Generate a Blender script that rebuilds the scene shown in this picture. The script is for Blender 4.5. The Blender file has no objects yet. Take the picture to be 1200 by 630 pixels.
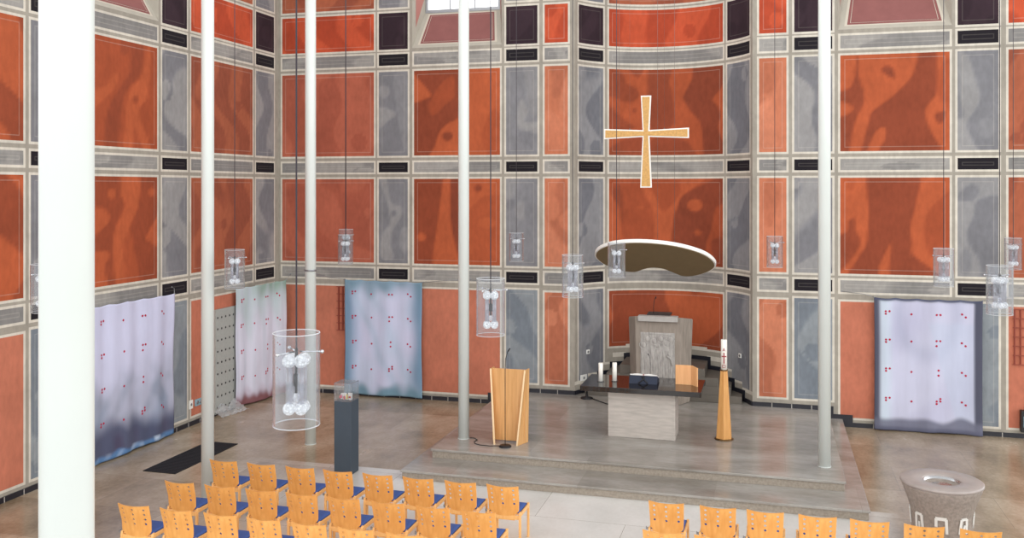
import bpy, bmesh, math, random
import numpy as np
from mathutils import Vector, Matrix
random.seed(7)
COL = bpy.context.scene.collection
PI = math.pi

# ------------------------------------------------------------------ helpers
def lin(r, g, b):
    def f(c):
        c /= 255.0
        return c / 12.92 if c <= 0.04045 else ((c + 0.055) / 1.055) ** 2.4
    return (f(r), f(g), f(b))

def tag(o, label=None, cat=None, group=None, kind=None):
    if label: o['label'] = label
    if cat: o['category'] = cat
    if group: o['group'] = group
    if kind: o['kind'] = kind
    return o

def empty(name, loc, rz=0.0, label=None, cat=None, group=None):
    o = bpy.data.objects.new(name, None)
    o.empty_display_size = 0.1
    COL.objects.link(o)
    o.location = loc
    o.rotation_euler = (0, 0, rz)
    return tag(o, label, cat, group)

class MB:
    """collects simple shapes, links them as one mesh object"""
    def __init__(self):
        self.v = []; self.f = []; self.m = []; self.s = []
    def add(self, vs, fs, mat=0, smooth=False):
        b = len(self.v)
        self.v += [tuple(p) for p in vs]
        for f in fs:
            self.f.append(tuple(i + b for i in f)); self.m.append(mat); self.s.append(smooth)
        return self
    def box(self, x0, x1, y0, y1, z0, z1, mat=0):
        vs = [(x0,y0,z0),(x1,y0,z0),(x1,y1,z0),(x0,y1,z0),(x0,y0,z1),(x1,y0,z1),(x1,y1,z1),(x0,y1,z1)]
        return self.hexa(vs, mat)
    def hexa(self, vs, mat=0):
        return self.add(vs, [(3,2,1,0),(4,5,6,7),(0,1,5,4),(1,2,6,5),(2,3,7,6),(3,0,4,7)], mat)
    def cyl(self, p0, p1, r0, r1=None, n=16, mat=0, caps=True, smooth=True):
        if r1 is None: r1 = r0
        p0 = Vector(p0); p1 = Vector(p1); d = (p1 - p0).normalized()
        a = Vector((1,0,0)) if abs(d.x) < 0.8 else Vector((0,1,0))
        u = d.cross(a).normalized(); w = d.cross(u)
        vs = []
        for p, r in ((p0, r0), (p1, r1)):
            for i in range(n):
                t = 2*PI*i/n
                vs.append(p + u*(r*math.cos(t)) + w*(r*math.sin(t)))
        fs = [(i, (i+1)%n, n+(i+1)%n, n+i) for i in range(n)]
        self.add(vs, fs, mat, smooth)
        if caps:
            b = len(self.v) - 2*n
            self.f.append(tuple(b+i for i in reversed(range(n)))); self.m.append(mat); self.s.append(False)
            self.f.append(tuple(b+n+i for i in range(n))); self.m.append(mat); self.s.append(False)
        return self
    def tube(self, pts, r, n=8, mat=0):
        pts = [Vector(p) for p in pts]
        vs = []; u = None
        for k, p in enumerate(pts):
            d = (pts[min(k+1, len(pts)-1)] - pts[max(k-1, 0)]).normalized()
            if u is None:
                a = Vector((0,0,1)) if abs(d.z) < 0.8 else Vector((1,0,0))
                u = d.cross(a).normalized()
            u = (u - d*u.dot(d)).normalized(); w = d.cross(u)
            for i in range(n):
                t = 2*PI*i/n
                vs.append(p + u*(r*math.cos(t)) + w*(r*math.sin(t)))
        fs = []
        for k in range(len(pts)-1):
            for i in range(n):
                fs.append((k*n+i, k*n+(i+1)%n, (k+1)*n+(i+1)%n, (k+1)*n+i))
        fs.append(tuple(reversed(range(n)))); L = (len(pts)-1)*n
        fs.append(tuple(L+i for i in range(n)))
        return self.add(vs, fs, mat, True)
    def lathe(self, prof, n=40, c=(0,0,0), mat=0, close=False):
        vs = []
        for r, z in prof:
            for i in range(n):
                t = 2*PI*i/n
                vs.append((c[0]+r*math.cos(t), c[1]+r*math.sin(t), c[2]+z))
        fs = []
        K = len(prof)
        for k in range(K - (0 if close else 1)):
            k2 = (k+1) % K
            for i in range(n):
                fs.append((k*n+i, k*n+(i+1)%n, k2*n+(i+1)%n, k2*n+i))
        return self.add(vs, fs, mat, True)
    def prism(self, poly, z0, z1, mat=0):
        n = len(poly)
        vs = [(x,y,z0) for x,y in poly] + [(x,y,z1) for x,y in poly]
        fs = [tuple(reversed(range(n))), tuple(range(n,2*n))] + [(i,(i+1)%n,n+(i+1)%n,n+i) for i in range(n)]
        return self.add(vs, fs, mat)
    def sphere(self, c, r, nu=14, nv=9, mat=0, sq=(1,1,1)):
        vs = [(c[0], c[1], c[2]-r*sq[2])]
        for j in range(1, nv):
            ph = -PI/2 + PI*j/nv
            for i in range(nu):
                t = 2*PI*i/nu
                vs.append((c[0]+r*sq[0]*math.cos(ph)*math.cos(t), c[1]+r*sq[1]*math.cos(ph)*math.sin(t), c[2]+r*sq[2]*math.sin(ph)))
        vs.append((c[0], c[1], c[2]+r*sq[2]))
        fs = [(0, 1+(i+1)%nu, 1+i) for i in range(nu)]
        for j in range(nv-2):
            for i in range(nu):
                a = 1+j*nu
                fs.append((a+i, a+(i+1)%nu, a+nu+(i+1)%nu, a+nu+i))
        T = len(vs)-1; a = 1+(nv-2)*nu
        fs += [(a+i, a+(i+1)%nu, T) for i in range(nu)]
        return self.add(vs, fs, mat, True)
    def build(self, name, mats, parent=None, bevel=0.0, loc=None, sharp=True):
        me = bpy.data.meshes.new(name)
        me.from_pydata(self.v, [], self.f)
        if not isinstance(mats, (list, tuple)): mats = [mats]
        for m in mats: me.materials.append(m)
        me.polygons.foreach_set('material_index', self.m)
        me.polygons.foreach_set('use_smooth', self.s)
        bm = bmesh.new(); bm.from_mesh(me)
        bmesh.ops.recalc_face_normals(bm, faces=bm.faces)
        bm.to_mesh(me); bm.free()
        me.update()
        o = bpy.data.objects.new(name, me)
        COL.objects.link(o)
        if loc: o.location = loc
        if parent: o.parent = parent
        if bevel:
            b = o.modifiers.new('bevel', 'BEVEL'); b.width = bevel; b.segments = 2; b.limit_method = 'ANGLE'; b.angle_limit = math.radians(40)
        return o

def copy_tree(o, parent=None):
    c = o.copy(); COL.objects.link(c)
    if parent: c.parent = parent
    for ch in list(o.children): copy_tree(ch, c)
    return c

# ------------------------------------------------------------------ materials
def new_mat(name):
    m = bpy.data.materials.new(name); m.use_nodes = True
    nt = m.node_tree
    return m, nt, nt.nodes['Principled BSDF']

def mat(name, rgb, rough=0.6, metal=0.0, noise=0.0, nscale=8.0, stretch=(1,1,1), bump=0.0, coat=0.0, detail=6.0, spec=None):
    m, nt, p = new_mat(name)
    p.inputs['Roughness'].default_value = rough
    p.inputs['Metallic'].default_value = metal
    if coat: p.inputs['Coat Weight'].default_value = coat
    if spec is not None: p.inputs['Specular IOR Level'].default_value = spec
    c = lin(*rgb)
    p.inputs['Base Color'].default_value = (*c, 1)
    if noise or bump:
        tc = nt.nodes.new('ShaderNodeTexCoord'); mp = nt.nodes.new('ShaderNodeMapping')
        mp.inputs['Scale'].default_value = stretch
        nt.links.new(tc.outputs['Object'], mp.inputs['Vector'])
        nz = nt.nodes.new('ShaderNodeTexNoise'); nz.inputs['Scale'].default_value = nscale; nz.inputs['Detail'].default_value = detail
        nt.links.new(mp.outputs['Vector'], nz.inputs['Vector'])
        if noise:
            r = nt.nodes.new('ShaderNodeValToRGB')
            r.color_ramp.elements[0].position = 0.25; r.color_ramp.elements[1].position = 0.75
            r.color_ramp.elements[0].color = (*[x*(1-noise) for x in c], 1)
            r.color_ramp.elements[1].color = (*[min(1, x*(1+noise)) for x in c], 1)
            nt.links.new(nz.outputs['Fac'], r.inputs['Fac'])
            nt.links.new(r.outputs['Color'], p.inputs['Base Color'])
        if bump:
            b = nt.nodes.new('ShaderNodeBump'); b.inputs['Strength'].default_value = bump; b.inputs['Distance'].default_value = 0.01
            nt.links.new(nz.outputs['Fac'], b.inputs['Height']); nt.links.new(b.outputs['Normal'], p.inputs['Normal'])
    return m

def mat_attr(name, rough=0.85, brush=0.10, nscale=5.0, stretch=(4,4,0.7), fine=0.06, spec=0.3):
    """painted surface: pigment colour from the mesh, brushed unevenness from noise"""
    m, nt, p = new_mat(name)
    p.inputs['Roughness'].default_value = rough
    p.inputs['Specular IOR Level'].default_value = spec
    at = nt.nodes.new('ShaderNodeAttribute'); at.attribute_name = 'pigment'
    tc = nt.nodes.new('ShaderNodeTexCoord'); mp = nt.nodes.new('ShaderNodeMapping'); mp.inputs['Scale'].default_value = stretch
    nt.links.new(tc.outputs['Object'], mp.inputs['Vector'])
    n1 = nt.nodes.new('ShaderNodeTexNoise'); n1.inputs['Scale'].default_value = nscale; n1.inputs['Detail'].default_value = 8
    nt.links.new(mp.outputs['Vector'], n1.inputs['Vector'])
    n2 = nt.nodes.new('ShaderNodeTexNoise'); n2.inputs['Scale'].default_value = 1.6; n2.inputs['Detail'].default_value = 3
    nt.links.new(tc.outputs['Object'], n2.inputs['Vector'])
    def rng(src, a):
        r = nt.nodes.new('ShaderNodeMapRange'); r.inputs['From Min'].default_value = 0.25; r.inputs['From Max'].default_value = 0.75
        r.inputs['To Min'].default_value = 1-a; r.inputs['To Max'].default_value = 1+a
        nt.links.new(src, r.inputs['Value']); return r.outputs['Result']
    mu = nt.nodes.new('ShaderNodeMath'); mu.operation = 'MULTIPLY'
    nt.links.new(rng(n1.outputs['Fac'], brush), mu.inputs[0]); nt.links.new(rng(n2.outputs['Fac'], fine), mu.inputs[1])
    vm = nt.nodes.new('ShaderNodeVectorMath'); vm.operation = 'SCALE'
    nt.links.new(at.outputs['Color'], vm.inputs[0]); nt.links.new(mu.outputs[0], vm.inputs['Scale'])
    nt.links.new(vm.outputs[0], p.inputs['Base Color'])
    return m

def mat_slabs(name, tones, bw, bh, rough=0.35, mortar=(120,112,104), msize=0.006, off=0.5, streak=(0.6,2.2,1), rot=0.0, lit_floor=None, var=0.15):
    """polished natural stone laid in slabs, each slab its own shade"""
    m, nt, p = new_mat(name)
    N = nt.nodes.new; L = nt.links.new
    tc = N('ShaderNodeTexCoord'); mp = N('ShaderNodeMapping'); mp.inputs['Rotation'].default_value = (0,0,rot)
    L(tc.outputs['Object'], mp.inputs['Vector'])
    br = N('ShaderNodeTexBrick'); br.offset = off
    br.inputs['Scale'].default_value = 1.0; br.inputs['Brick Width'].default_value = bw; br.inputs['Row Height'].default_value = bh
    br.inputs['Mortar Size'].default_value = msize; br.inputs['Mortar Smooth'].default_value = 0.3; br.inputs['Bias'].default_value = 0.0
    br.inputs['Color1'].default_value = (0,0,0,1); br.inputs['Color2'].default_value = (1,1,1,1); br.inputs['Mortar'].default_value = (0.5,0.5,0.5,1)
    L(mp.outputs['Vector'], br.inputs['Vector'])
    ms = N('ShaderNodeMapping'); ms.inputs['Scale'].default_value = streak; L(tc.outputs['Object'], ms.inputs['Vector'])
    n1 = N('ShaderNodeTexNoise'); n1.inputs['Scale'].default_value = 1.5; n1.inputs['Detail'].default_value = 9; n1.inputs['Roughness'].default_value = 0.62
    n1.inputs['Distortion'].default_value = 0.08
    L(ms.outputs['Vector'], n1.inputs['Vector'])
    n2 = N('ShaderNodeTexNoise'); n2.inputs['Scale'].default_value = 22; n2.inputs['Detail'].default_value = 4; L(ms.outputs['Vector'], n2.inputs['Vector'])
    # factor = .30*brick + .55*noise + .15*grain
    def mul(a, k):
        q = N('ShaderNodeMath'); q.operation = 'MULTIPLY'; L(a, q.inputs[0]); q.inputs[1].default_value = k; return q.outputs[0]
    def add(a, b):
        q = N('ShaderNodeMath'); q.operation = 'ADD'; L(a, q.inputs[0]); L(b, q.inputs[1]); return q.outputs[0]
    fac = add(add(mul(br.outputs['Color'], var), mul(n1.outputs['Fac'], 0.82-var)), mul(n2.outputs['Fac'], 0.18))
    r = N('ShaderNodeValToRGB'); cr = r.color_ramp
    cr.elements[0].position = 0.30; cr.elements[0].color = (*lin(*tones[0]), 1)
    cr.elements[1].position = 0.70; cr.elements[1].color = (*lin(*tones[2]), 1)
    e = cr.elements.new(0.5); e.color = (*lin(*tones[1]), 1)
    L(fac, r.inputs['Fac'])
    col = r.outputs['Color']
    if lit_floor:  # window light on the floor, painted in as paler stone tones
        (x0, x1, y0, y1), tn = lit_floor
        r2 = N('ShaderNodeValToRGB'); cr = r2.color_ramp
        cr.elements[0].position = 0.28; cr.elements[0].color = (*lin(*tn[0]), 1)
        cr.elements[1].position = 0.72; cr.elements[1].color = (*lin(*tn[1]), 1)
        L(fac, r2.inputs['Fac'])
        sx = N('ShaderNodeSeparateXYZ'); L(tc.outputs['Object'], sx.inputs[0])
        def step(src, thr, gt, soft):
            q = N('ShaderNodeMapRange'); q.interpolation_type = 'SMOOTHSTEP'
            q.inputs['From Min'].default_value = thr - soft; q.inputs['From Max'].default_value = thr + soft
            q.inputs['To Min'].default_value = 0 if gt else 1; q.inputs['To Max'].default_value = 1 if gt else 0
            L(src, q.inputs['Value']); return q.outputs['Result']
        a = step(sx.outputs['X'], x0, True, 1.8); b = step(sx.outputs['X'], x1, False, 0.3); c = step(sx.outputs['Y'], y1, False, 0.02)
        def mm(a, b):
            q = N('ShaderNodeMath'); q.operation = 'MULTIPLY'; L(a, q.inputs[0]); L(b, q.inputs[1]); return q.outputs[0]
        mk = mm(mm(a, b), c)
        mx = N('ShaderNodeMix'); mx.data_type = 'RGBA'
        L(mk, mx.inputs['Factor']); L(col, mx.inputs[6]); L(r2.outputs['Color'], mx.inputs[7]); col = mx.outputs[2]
    mx = N('ShaderNodeMix'); mx.data_type = 'RGBA'
    L(br.outputs['Fac'], mx.inputs['Factor']); L(col, mx.inputs[6]); mx.inputs[7].default_value = (*lin(*mortar), 1)
    L(mx.outputs[2], p.inputs['Base Color'])
    rr = N('ShaderNodeMapRange'); rr.inputs['To Min'].default_value = rough-0.08; rr.inputs['To Max'].default_value = rough+0.12
    L(n1.outputs['Fac'], rr.inputs['Value']); L(rr.outputs['Result'], p.inputs['Roughness'])
    return m

def mat_wood(name, a, b, rough=0.42, axis='z', scale=1.0):
    m, nt, p = new_mat(name)
    N = nt.nodes.new; L = nt.links.new
    tc = N('ShaderNodeTexCoord'); mp = N('ShaderNodeMapping')
    mp.inputs['Scale'].default_value = {'z': (14,14,0.9), 'x': (0.9,14,14), 'y': (14,0.9,14)}[axis]
    L(tc.outputs['Object'], mp.inputs['Vector'])
    n = N('ShaderNodeTexNoise'); n.inputs['Scale'].default_value = 2.2*scale; n.inputs['Detail'].default_value = 7; n.inputs['Distortion'].default_value = 0.4
    L(mp.outputs['Vector'], n.inputs['Vector'])
    r = N('ShaderNodeValToRGB'); r.color_ramp.elements[0].position = 0.3; r.color_ramp.elements[1].position = 0.7
    r.color_ramp.elements[0].color = (*lin(*a), 1); r.color_ramp.elements[1].color = (*lin(*b), 1)
    L(n.outputs['Fac'], r.inputs['Fac']); L(r.outputs['Color'], p.inputs['Base Color'])
    p.inputs['Roughness'].default_value = rough
    return m

def mat_acrylic(name, veil=0.10, tint=(0.95,0.965,0.98), gloss=0.06, gmax=0.4):
    """clear acrylic: mostly transparent, reflecting at the edges, a faint milky veil"""
    m, nt, p = new_mat(name)
    N = nt.nodes.new; L = nt.links.new
    nt.nodes.remove(p)
    out = [n for n in nt.nodes if n.type == 'OUTPUT_MATERIAL'][0]
    tr = N('ShaderNodeBsdfTransparent'); tr.inputs['Color'].default_value = (*tint, 1)
    gl = N('ShaderNodeBsdfGlossy'); gl.inputs['Roughness'].default_value = 0.06
    df = N('ShaderNodeBsdfTranslucent'); df.inputs['Color'].default_value = (0.9,0.92,0.95,1)
    d2 = N('ShaderNodeBsdfDiffuse'); d2.inputs['Color'].default_value = (0.9,0.92,0.95,1)
    ad = N('ShaderNodeMixShader'); ad.inputs[0].default_value = 0.5; L(df.outputs[0], ad.inputs[1]); L(d2.outputs[0], ad.inputs[2])
    lw = N('ShaderNodeLayerWeight'); lw.inputs['Blend'].default_value = 0.5
    mr = N('ShaderNodeMapRange'); mr.inputs['To Min'].default_value = gloss; mr.inputs['To Max'].default_value = gmax
    pw = N('ShaderNodeMath'); pw.operation = 'POWER'; pw.inputs[1].default_value = 2.5
    L(lw.outputs['Facing'], pw.inputs[0]); L(pw.outputs[0], mr.inputs['Value'])
    m1 = N('ShaderNodeMixShader'); L(mr.outputs['Result'], m1.inputs[0]); L(tr.outputs[0], m1.inputs[1]); L(gl.outputs[0], m1.inputs[2])
    m2 = N('ShaderNodeMixShader'); m2.inputs[0].default_value = veil; L(m1.outputs[0], m2.inputs[1]); L(ad.outputs[0], m2.inputs[2])
    L(m2.outputs[0], out.inputs['Surface'])
    return m

def mat_cutglass(name):
    """crinkled cut-glass ball: white sparkle over clear glass"""
    m, nt, p = new_mat(name)
    N = nt.nodes.new; L = nt.links.new
    tc = N('ShaderNodeTexCoord')
    v = N('ShaderNodeTexVoronoi'); v.inputs['Scale'].default_value = 45
    L(tc.outputs['Object'], v.inputs['Vector'])
    b = N('ShaderNodeBump'); b.inputs['Strength'].default_value = 1.0; b.inputs['Distance'].default_value = 0.02
    L(v.outputs['Distance'], b.inputs['Height']); L(b.outputs['Normal'], p.inputs['Normal'])
    out = [n for n in nt.nodes if n.type == 'OUTPUT_MATERIAL'][0]
    p.inputs['Base Color'].default_value = (0.92,0.93,0.95,1); p.inputs['Roughness'].default_value = 0.15
    p.inputs['Emission Color'].default_value = (1,0.98,0.95,1); p.inputs['Emission Strength'].default_value = 0.15
    tr = N('ShaderNodeBsdfTransparent'); tr.inputs['Color'].default_value = (0.88,0.9,0.93,1)
    r = N('ShaderNodeValToRGB'); r.color_ramp.elements[0].position = 0.18; r.color_ramp.elements[1].position = 0.55
    r.color_ramp.elements[0].color = (0.92,0.92,0.92,1); r.color_ramp.elements[1].color = (0.42,0.42,0.42,1)
    L(v.outputs['Distance'], r.inputs['Fac'])
    mx = N('ShaderNodeMixShader'); L(r.outputs['Color'], mx.inputs[0]); L(tr.outputs[0], mx.inputs[1]); L(p.outputs[0], mx.inputs[2])
    L(mx.outputs[0], out.inputs['Surface'])
    return m

M = {}
M['wall'] = mat_attr('painted plaster', 0.85, 0.11, 5.0, (2.4,2.4,1.2), 0.12)
M['black_tile'] = mat('black skirting tile', (34,35,44), 0.35, noise=0.15)
M['joint'] = mat('pale joint', (170,166,160), 0.8)
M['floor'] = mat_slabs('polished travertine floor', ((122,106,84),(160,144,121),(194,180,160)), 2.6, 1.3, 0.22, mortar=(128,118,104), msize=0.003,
                       streak=(0.9,0.6,1), lit_floor=((3.6,12.6,-30,-5.0), ((208,207,203),(236,236,234))))
M['platform'] = mat_slabs('polished grey stone', ((126,121,113),(156,152,146),(182,180,175)), 2.05, 1.1, 0.2, mortar=(146,142,136), msize=0.003, streak=(0.5,1.3,1), var=0.09)
M['step_face'] = mat('rough stone edge', (158,149,137), 0.8, noise=0.2, nscale=28, bump=0.4)
M['stair'] = mat('dark worn stone', (98,92,84), 0.5, noise=0.22, nscale=3, stretch=(0.6,1,1))
M['column'] = mat('white lacquered steel', (222,229,226), 0.32, noise=0.015, nscale=3)
M['stone'] = mat('grey travertine', (182,175,168), 0.75, noise=0.16, nscale=7, stretch=(0.6,0.6,4), bump=0.25)
M['pulpit_stone'] = mat('pulpit limestone', (148,138,128), 0.85, noise=0.22, nscale=9, stretch=(1.6,1.6,0.35), bump=0.5)
M['relief'] = mat('relief stone', (172,168,164), 0.85, noise=0.3, nscale=16, stretch=(1.6,1.6,0.45), bump=0.8)
M['shelf_stone'] = mat('pale stone shelf', (178,174,170), 0.7, noise=0.08, nscale=12)
M['granite'] = mat('polished black granite', (26,22,22), 0.07, noise=0.25, nscale=60, coat=0.3)
M['font_stone'] = mat('font limestone', (150,140,132), 0.85, noise=0.25, nscale=26, bump=0.6)
M['font_top'] = mat('font rim stone', (166,157,153), 0.4, noise=0.10, nscale=9)
M['white_inlay'] = mat('white inlay', (226,226,222), 0.6)
M['beech'] = mat_wood('golden beech plywood', (224,154,76), (242,180,102), 0.36, scale=0.6)
M['beech_edge'] = mat_wood('pale beech', (236,176,104), (246,194,126), 0.42)
M['oak'] = mat_wood('light oak', (206,152,92), (226,176,118), 0.45, scale=0.7)
M['oak_edge'] = mat_wood('pale oak edge', (240,208,160), (248,220,178), 0.5)
M['folder'] = mat_wood('orange maple', (226,166,112), (238,182,128), 0.5)
M['candle_stand'] = mat_wood('honey pine', (200,142,78), (218,164,100), 0.4)
M['blue'] = mat('blue upholstery', (62,90,156), 0.9, noise=0.15, nscale=90)
M['grey_metal'] = mat('grey metal', (150,152,156), 0.35, 0.8)
M['steel'] = mat('polished steel', (210,212,216), 0.18, 1.0)
M['bronze'] = mat('bronze', (120,96,66), 0.3, 0.9)
M['black'] = mat('black plastic', (24,24,28), 0.45)
M['black_mat'] = mat('black rubber matting', (24,25,31), 0.8, noise=0.2, nscale=40)
M['cable'] = mat('dark cable', (66,62,70), 0.5)
M['wire'] = mat('thin steel wire', (120,112,110), 0.5, 0.4)
M['charcoal'] = mat('charcoal painted board', (62,74,86), 0.6, noise=0.04)
M['acrylic'] = mat_acrylic('clear acrylic', 0.055, gloss=0.03, gmax=0.85)
M['acrylic_edge'] = mat_acrylic('polished acrylic edge', 0.65, gloss=0.3)
M['case'] = mat_acrylic('clear display cover', 0.04)
M['rod_glass'] = mat_acrylic('glass rod', 0.16, tint=(0.80,0.80,0.86), gloss=0.12, gmax=0.8)
M['cutglass'] = mat_cutglass('cut glass')
M['gold'] = mat('hammered gold leaf', (206,160,94), 0.5, 0.1, noise=0.18, nscale=35, bump=0.5)
M['white'] = mat('white lacquer', (244,244,240), 0.5)
M['olive'] = mat('olive brown underside', (124,106,76), 0.7, noise=0.05)
M['wax'] = mat('white wax', (246,244,236), 0.5)
M['red_paint'] = mat('dark red wax', (150,26,40), 0.5)
M['paper'] = mat('white paper', (248,246,242), 0.8)
M['page_red'] = mat('red ribbon', (170,40,50), 0.7)
M['navy'] = mat('dark blue cloth', (40,48,66), 0.8, noise=0.1)
M['board_red'] = mat('red brown lacquer', (142,64,48), 0.6)
M['perforated'] = mat('grey board', (168,171,167), 0.8, noise=0.06, nscale=20)
M['sheet'] = mat_acrylic('crumpled plastic sheet', 0.45)
M['cloth'] = mat_attr('dyed cloth', 0.9, 0.03, 4.0, (3,3,0.4), 0.03, spec=0.1)
M['dot'] = mat('crimson dots', (176,30,66), 0.8)
M['pink'] = mat('pink', (226,90,130), 0.6)
M['yellow'] = mat('yellow', (230,200,80), 0.6)
M['teal'] = mat('pale blue plastic', (140,176,190), 0.4)
M['red_label'] = mat('scarlet', (206,40,50), 0.6)
M['pane'] = mat_acrylic('window glass', 0.02, (0.98,0.99,1.0), 0.04)

# ------------------------------------------------------------------ painted walls
ROW1 = (3.01, 4.90); ROW2 = (5.42, 7.31); ROW3 = (8.75, 9.72)
BAND = [(2.65,2.88), (5.05,5.27), (7.45,7.70), (9.86,10.10)]
SHORT = (7.81, 8.63); TOP = (10.22, 11.4)
WALL_H = 11.6
APX, APHW, APS = 8.86, 1.83, 1.25
APR = (APHW**2 + APS**2)/(2*APS); APY = APS - APR; APA = math.asin(APHW/APR)
STEPS = [(1.62, 0.45), (1.40, 0.625), (1.16, 0.80), (0.88, 0.98)]      # stair half widths and levels inside the apse

def C(*a): return np.array(lin(*a))
PAL = {  # dark, mid, light pigments
 'red':    (C(130,63,43),  C(164,79,48),  C(187,95,58)),
 'salmon': (C(158,84,66),  C(172,92,70),  C(182,102,80)),
 'brown':  (C(138,74,56),  C(158,86,62),  C(172,98,70)),
 'narrow': (C(166,98,74), C(190,114,84), C(206,132,102)),
 'gray':   (C(112,112,118),C(134,134,138),C(158,156,154)),
 'agray':  (C(104,106,114),C(124,126,132),C(146,146,148)),
 'bluegray':(C(112,120,130),C(128,136,144),C(148,154,158)),
 'band':   (C(128,126,125),C(145,143,140),C(158,155,151)),
 'black':  (C(26,22,29),   C(29,25,32),   C(33,29,36)),
 'purple': (C(44,30,38),   C(50,34,43),   C(57,41,49)),
 'orange': (C(164,66,42),  C(186,77,48),  C(202,90,58)),
 'plain':  (C(188,113,89), C(191,116,92), C(194,119,95)),
 'wine':   (C(146,92,90),  C(156,98,95),  C(166,106,102)),
}
FR_LIGHT, FR_MID = C(210,204,192), C(160,154,143)

def smooth_poly(pts, k=5):
    P = [np.array(p, float) for p in pts]; n = len(P); out = []
    for i in range(n):
        p0, p1, p2, p3 = P[i-1], P[i], P[(i+1)%n], P[(i+2)%n]
        for t in np.linspace(0, 1, k, endpoint=False):
            out.append(0.5*((2*p1) + (-p0+p2)*t + (2*p0-5*p1+4*p2-p3)*t*t + (-p0+3*p1-3*p2+p3)*t**3))
    return np.array(out)

def poly_cov(px, py, poly, width):
    """soft coverage of a polygon at points"""
    A = poly; B = np.roll(poly, -1, axis=0)
    inside = np.zeros(px.shape, bool); dmin = np.full(px.shape, 1e9)
    for (ax, ay), (bx, by) in zip(A, B):
        cond = ((ay > py) != (by > py))
        with np.errstate(divide='ignore', invalid='ignore'):
            xi = (bx-ax)*(py-ay)/(by-ay if by != ay else 1e-12) + ax
        inside ^= cond & (px < xi)
        ex, ey = bx-ax, by-ay; l2 = ex*ex+ey*ey + 1e-12
        t = np.clip(((px-ax)*ex+(py-ay)*ey)/l2, 0, 1)
        dmin = np.minimum(dmin, np.hypot(px-ax-t*ex, py-ay-t*ey))
    sd = np.where(inside, dmin, -dmin)
    return np.clip(0.5 + sd/width, 0, 1)

def trace(x0, x1, y0, y1, base, shapes, u0=0.0):
    """shapes drawn by eye on the panel: pixel outlines turned into panel fractions"""
    out = []
    for val, pts in shapes:
        if len(pts) == 1:
            cx, cy, rx, ry = pts[0]
            pts = [(cx+rx*math.cos(t), cy+ry*math.sin(t)) for t in np.linspace(0, 2*PI, 14, endpoint=False)]
        out.append((val, smooth_poly([(u0+(1-u0)*(x-x0)/(x1-x0), (y-y0)/(y1-y0)) for x, y in pts])))
    return (base, out)

MURAL = {}
MURAL['A'] = trace(13,617,15,607,-.8,[
 (.8,[(0,40),(40,70),(90,125),(135,185),(110,205),(0,228)]),
 (.75,[(155,640),(165,540),(200,440),(260,385),(325,352),(360,250),(385,100),(395,-30),(640,-30),(640,640)]),
 (.2,[(500,430),(490,500),(520,580),(545,640),(640,640),(640,380),(570,300)]),
 (-.8,[(252,475,38,32)]), (-.2,[(200,120),(290,60),(300,200),(230,260),(150,330),(120,260)])])
MURAL['B'] = trace(13,600,22,605,-.65,[
 (.3,[(385,240),(450,180),(520,135),(640,128),(640,640),(320,640),(330,400)]),
 (.7,[(330,-20),(640,-20),(640,128),(520,135),(450,180),(385,240),(330,300)]),
 (-1,[(258,-20),(322,-20),(322,520),(300,480),(272,350),(262,150)]),
 (.7,[(225,-20),(265,-20),(262,150),(272,350),(310,520),(318,640),(150,640),(180,300),(205,120)]),
 (.7,[(65,422,30,28)]), (-.8,[(453,85,26,25)]), (.9,[(510,320,56,38)])])
MURAL['C'] = trace(5,685,15,608,.55,[
 (-.8,[(515,-20),(600,-20),(610,120),(620,200),(605,270),(545,345),(540,400),(570,490),(625,640),(270,640),(290,530),(290,468),(255,470),(215,515),(160,640),(130,640),(180,450),(200,375),(270,320),(330,280),(400,215),(450,160),(480,90)]),
 (-.75,[(115,20),(125,150),(155,250),(150,330),(110,400),(85,490),(50,640),(-30,640),(-30,425),(40,385),(88,350),(50,310),(-30,285),(-30,240),(60,220),(95,150),(105,70)]),
 (-.9,[(265,110),(300,85),(340,110),(345,165),(300,145)]), (-.9,[(605,385),(660,375),(650,430),(620,445),(598,415)]),
 (.1,[(620,120),(700,60),(700,360),(640,300),(610,260)])])
MURAL['D'] = trace(5,685,15,607,.6,[
 (-.75,[(195,-30),(490,-30),(480,170),(445,320),(455,400),(460,480),(600,580),(690,640),(342,640),(326,440),(316,425),(250,560),(232,640),(50,640),(130,490),(170,420),(185,250)]),
 (-.65,[(92,258),(55,290),(45,350),(-30,400),(-30,610),(80,510),(130,430),(130,390),(105,340),(102,280)]),
 (-.1,[(720,120),(600,170),(540,260),(530,380),(560,470),(720,560)]), (.2,[(70,60,25,40)])])
MURAL['E'] = trace(12,783,30,612,.25,[
 (-.9,[(590,-10),(560,100),(510,200),(505,240),(560,330),(610,390),(630,470),(660,660),(830,660),(830,-10)]),
 (.3,[(705,250),(750,300),(765,370),(750,450),(830,560),(830,100),(770,180)]),
 (-.7,[(285,-10),(295,430),(440,400),(430,200),(410,120),(430,-10)]),
 (-.6,[(-20,30),(110,60),(130,120),(200,160),(215,215),(150,255),(60,225),(-20,190)]),
 (-.6,[(-20,260),(130,380),(190,430),(-20,440)]), (-.55,[(-20,590),(150,490),(245,500),(245,660),(-20,660)]),
 (-.6,[(300,500),(480,500),(560,560),(580,660),(300,660)]), (-.7,[(185,310,15,17)]), (-.6,[(150,20),(245,20),(210,88)])])
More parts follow.
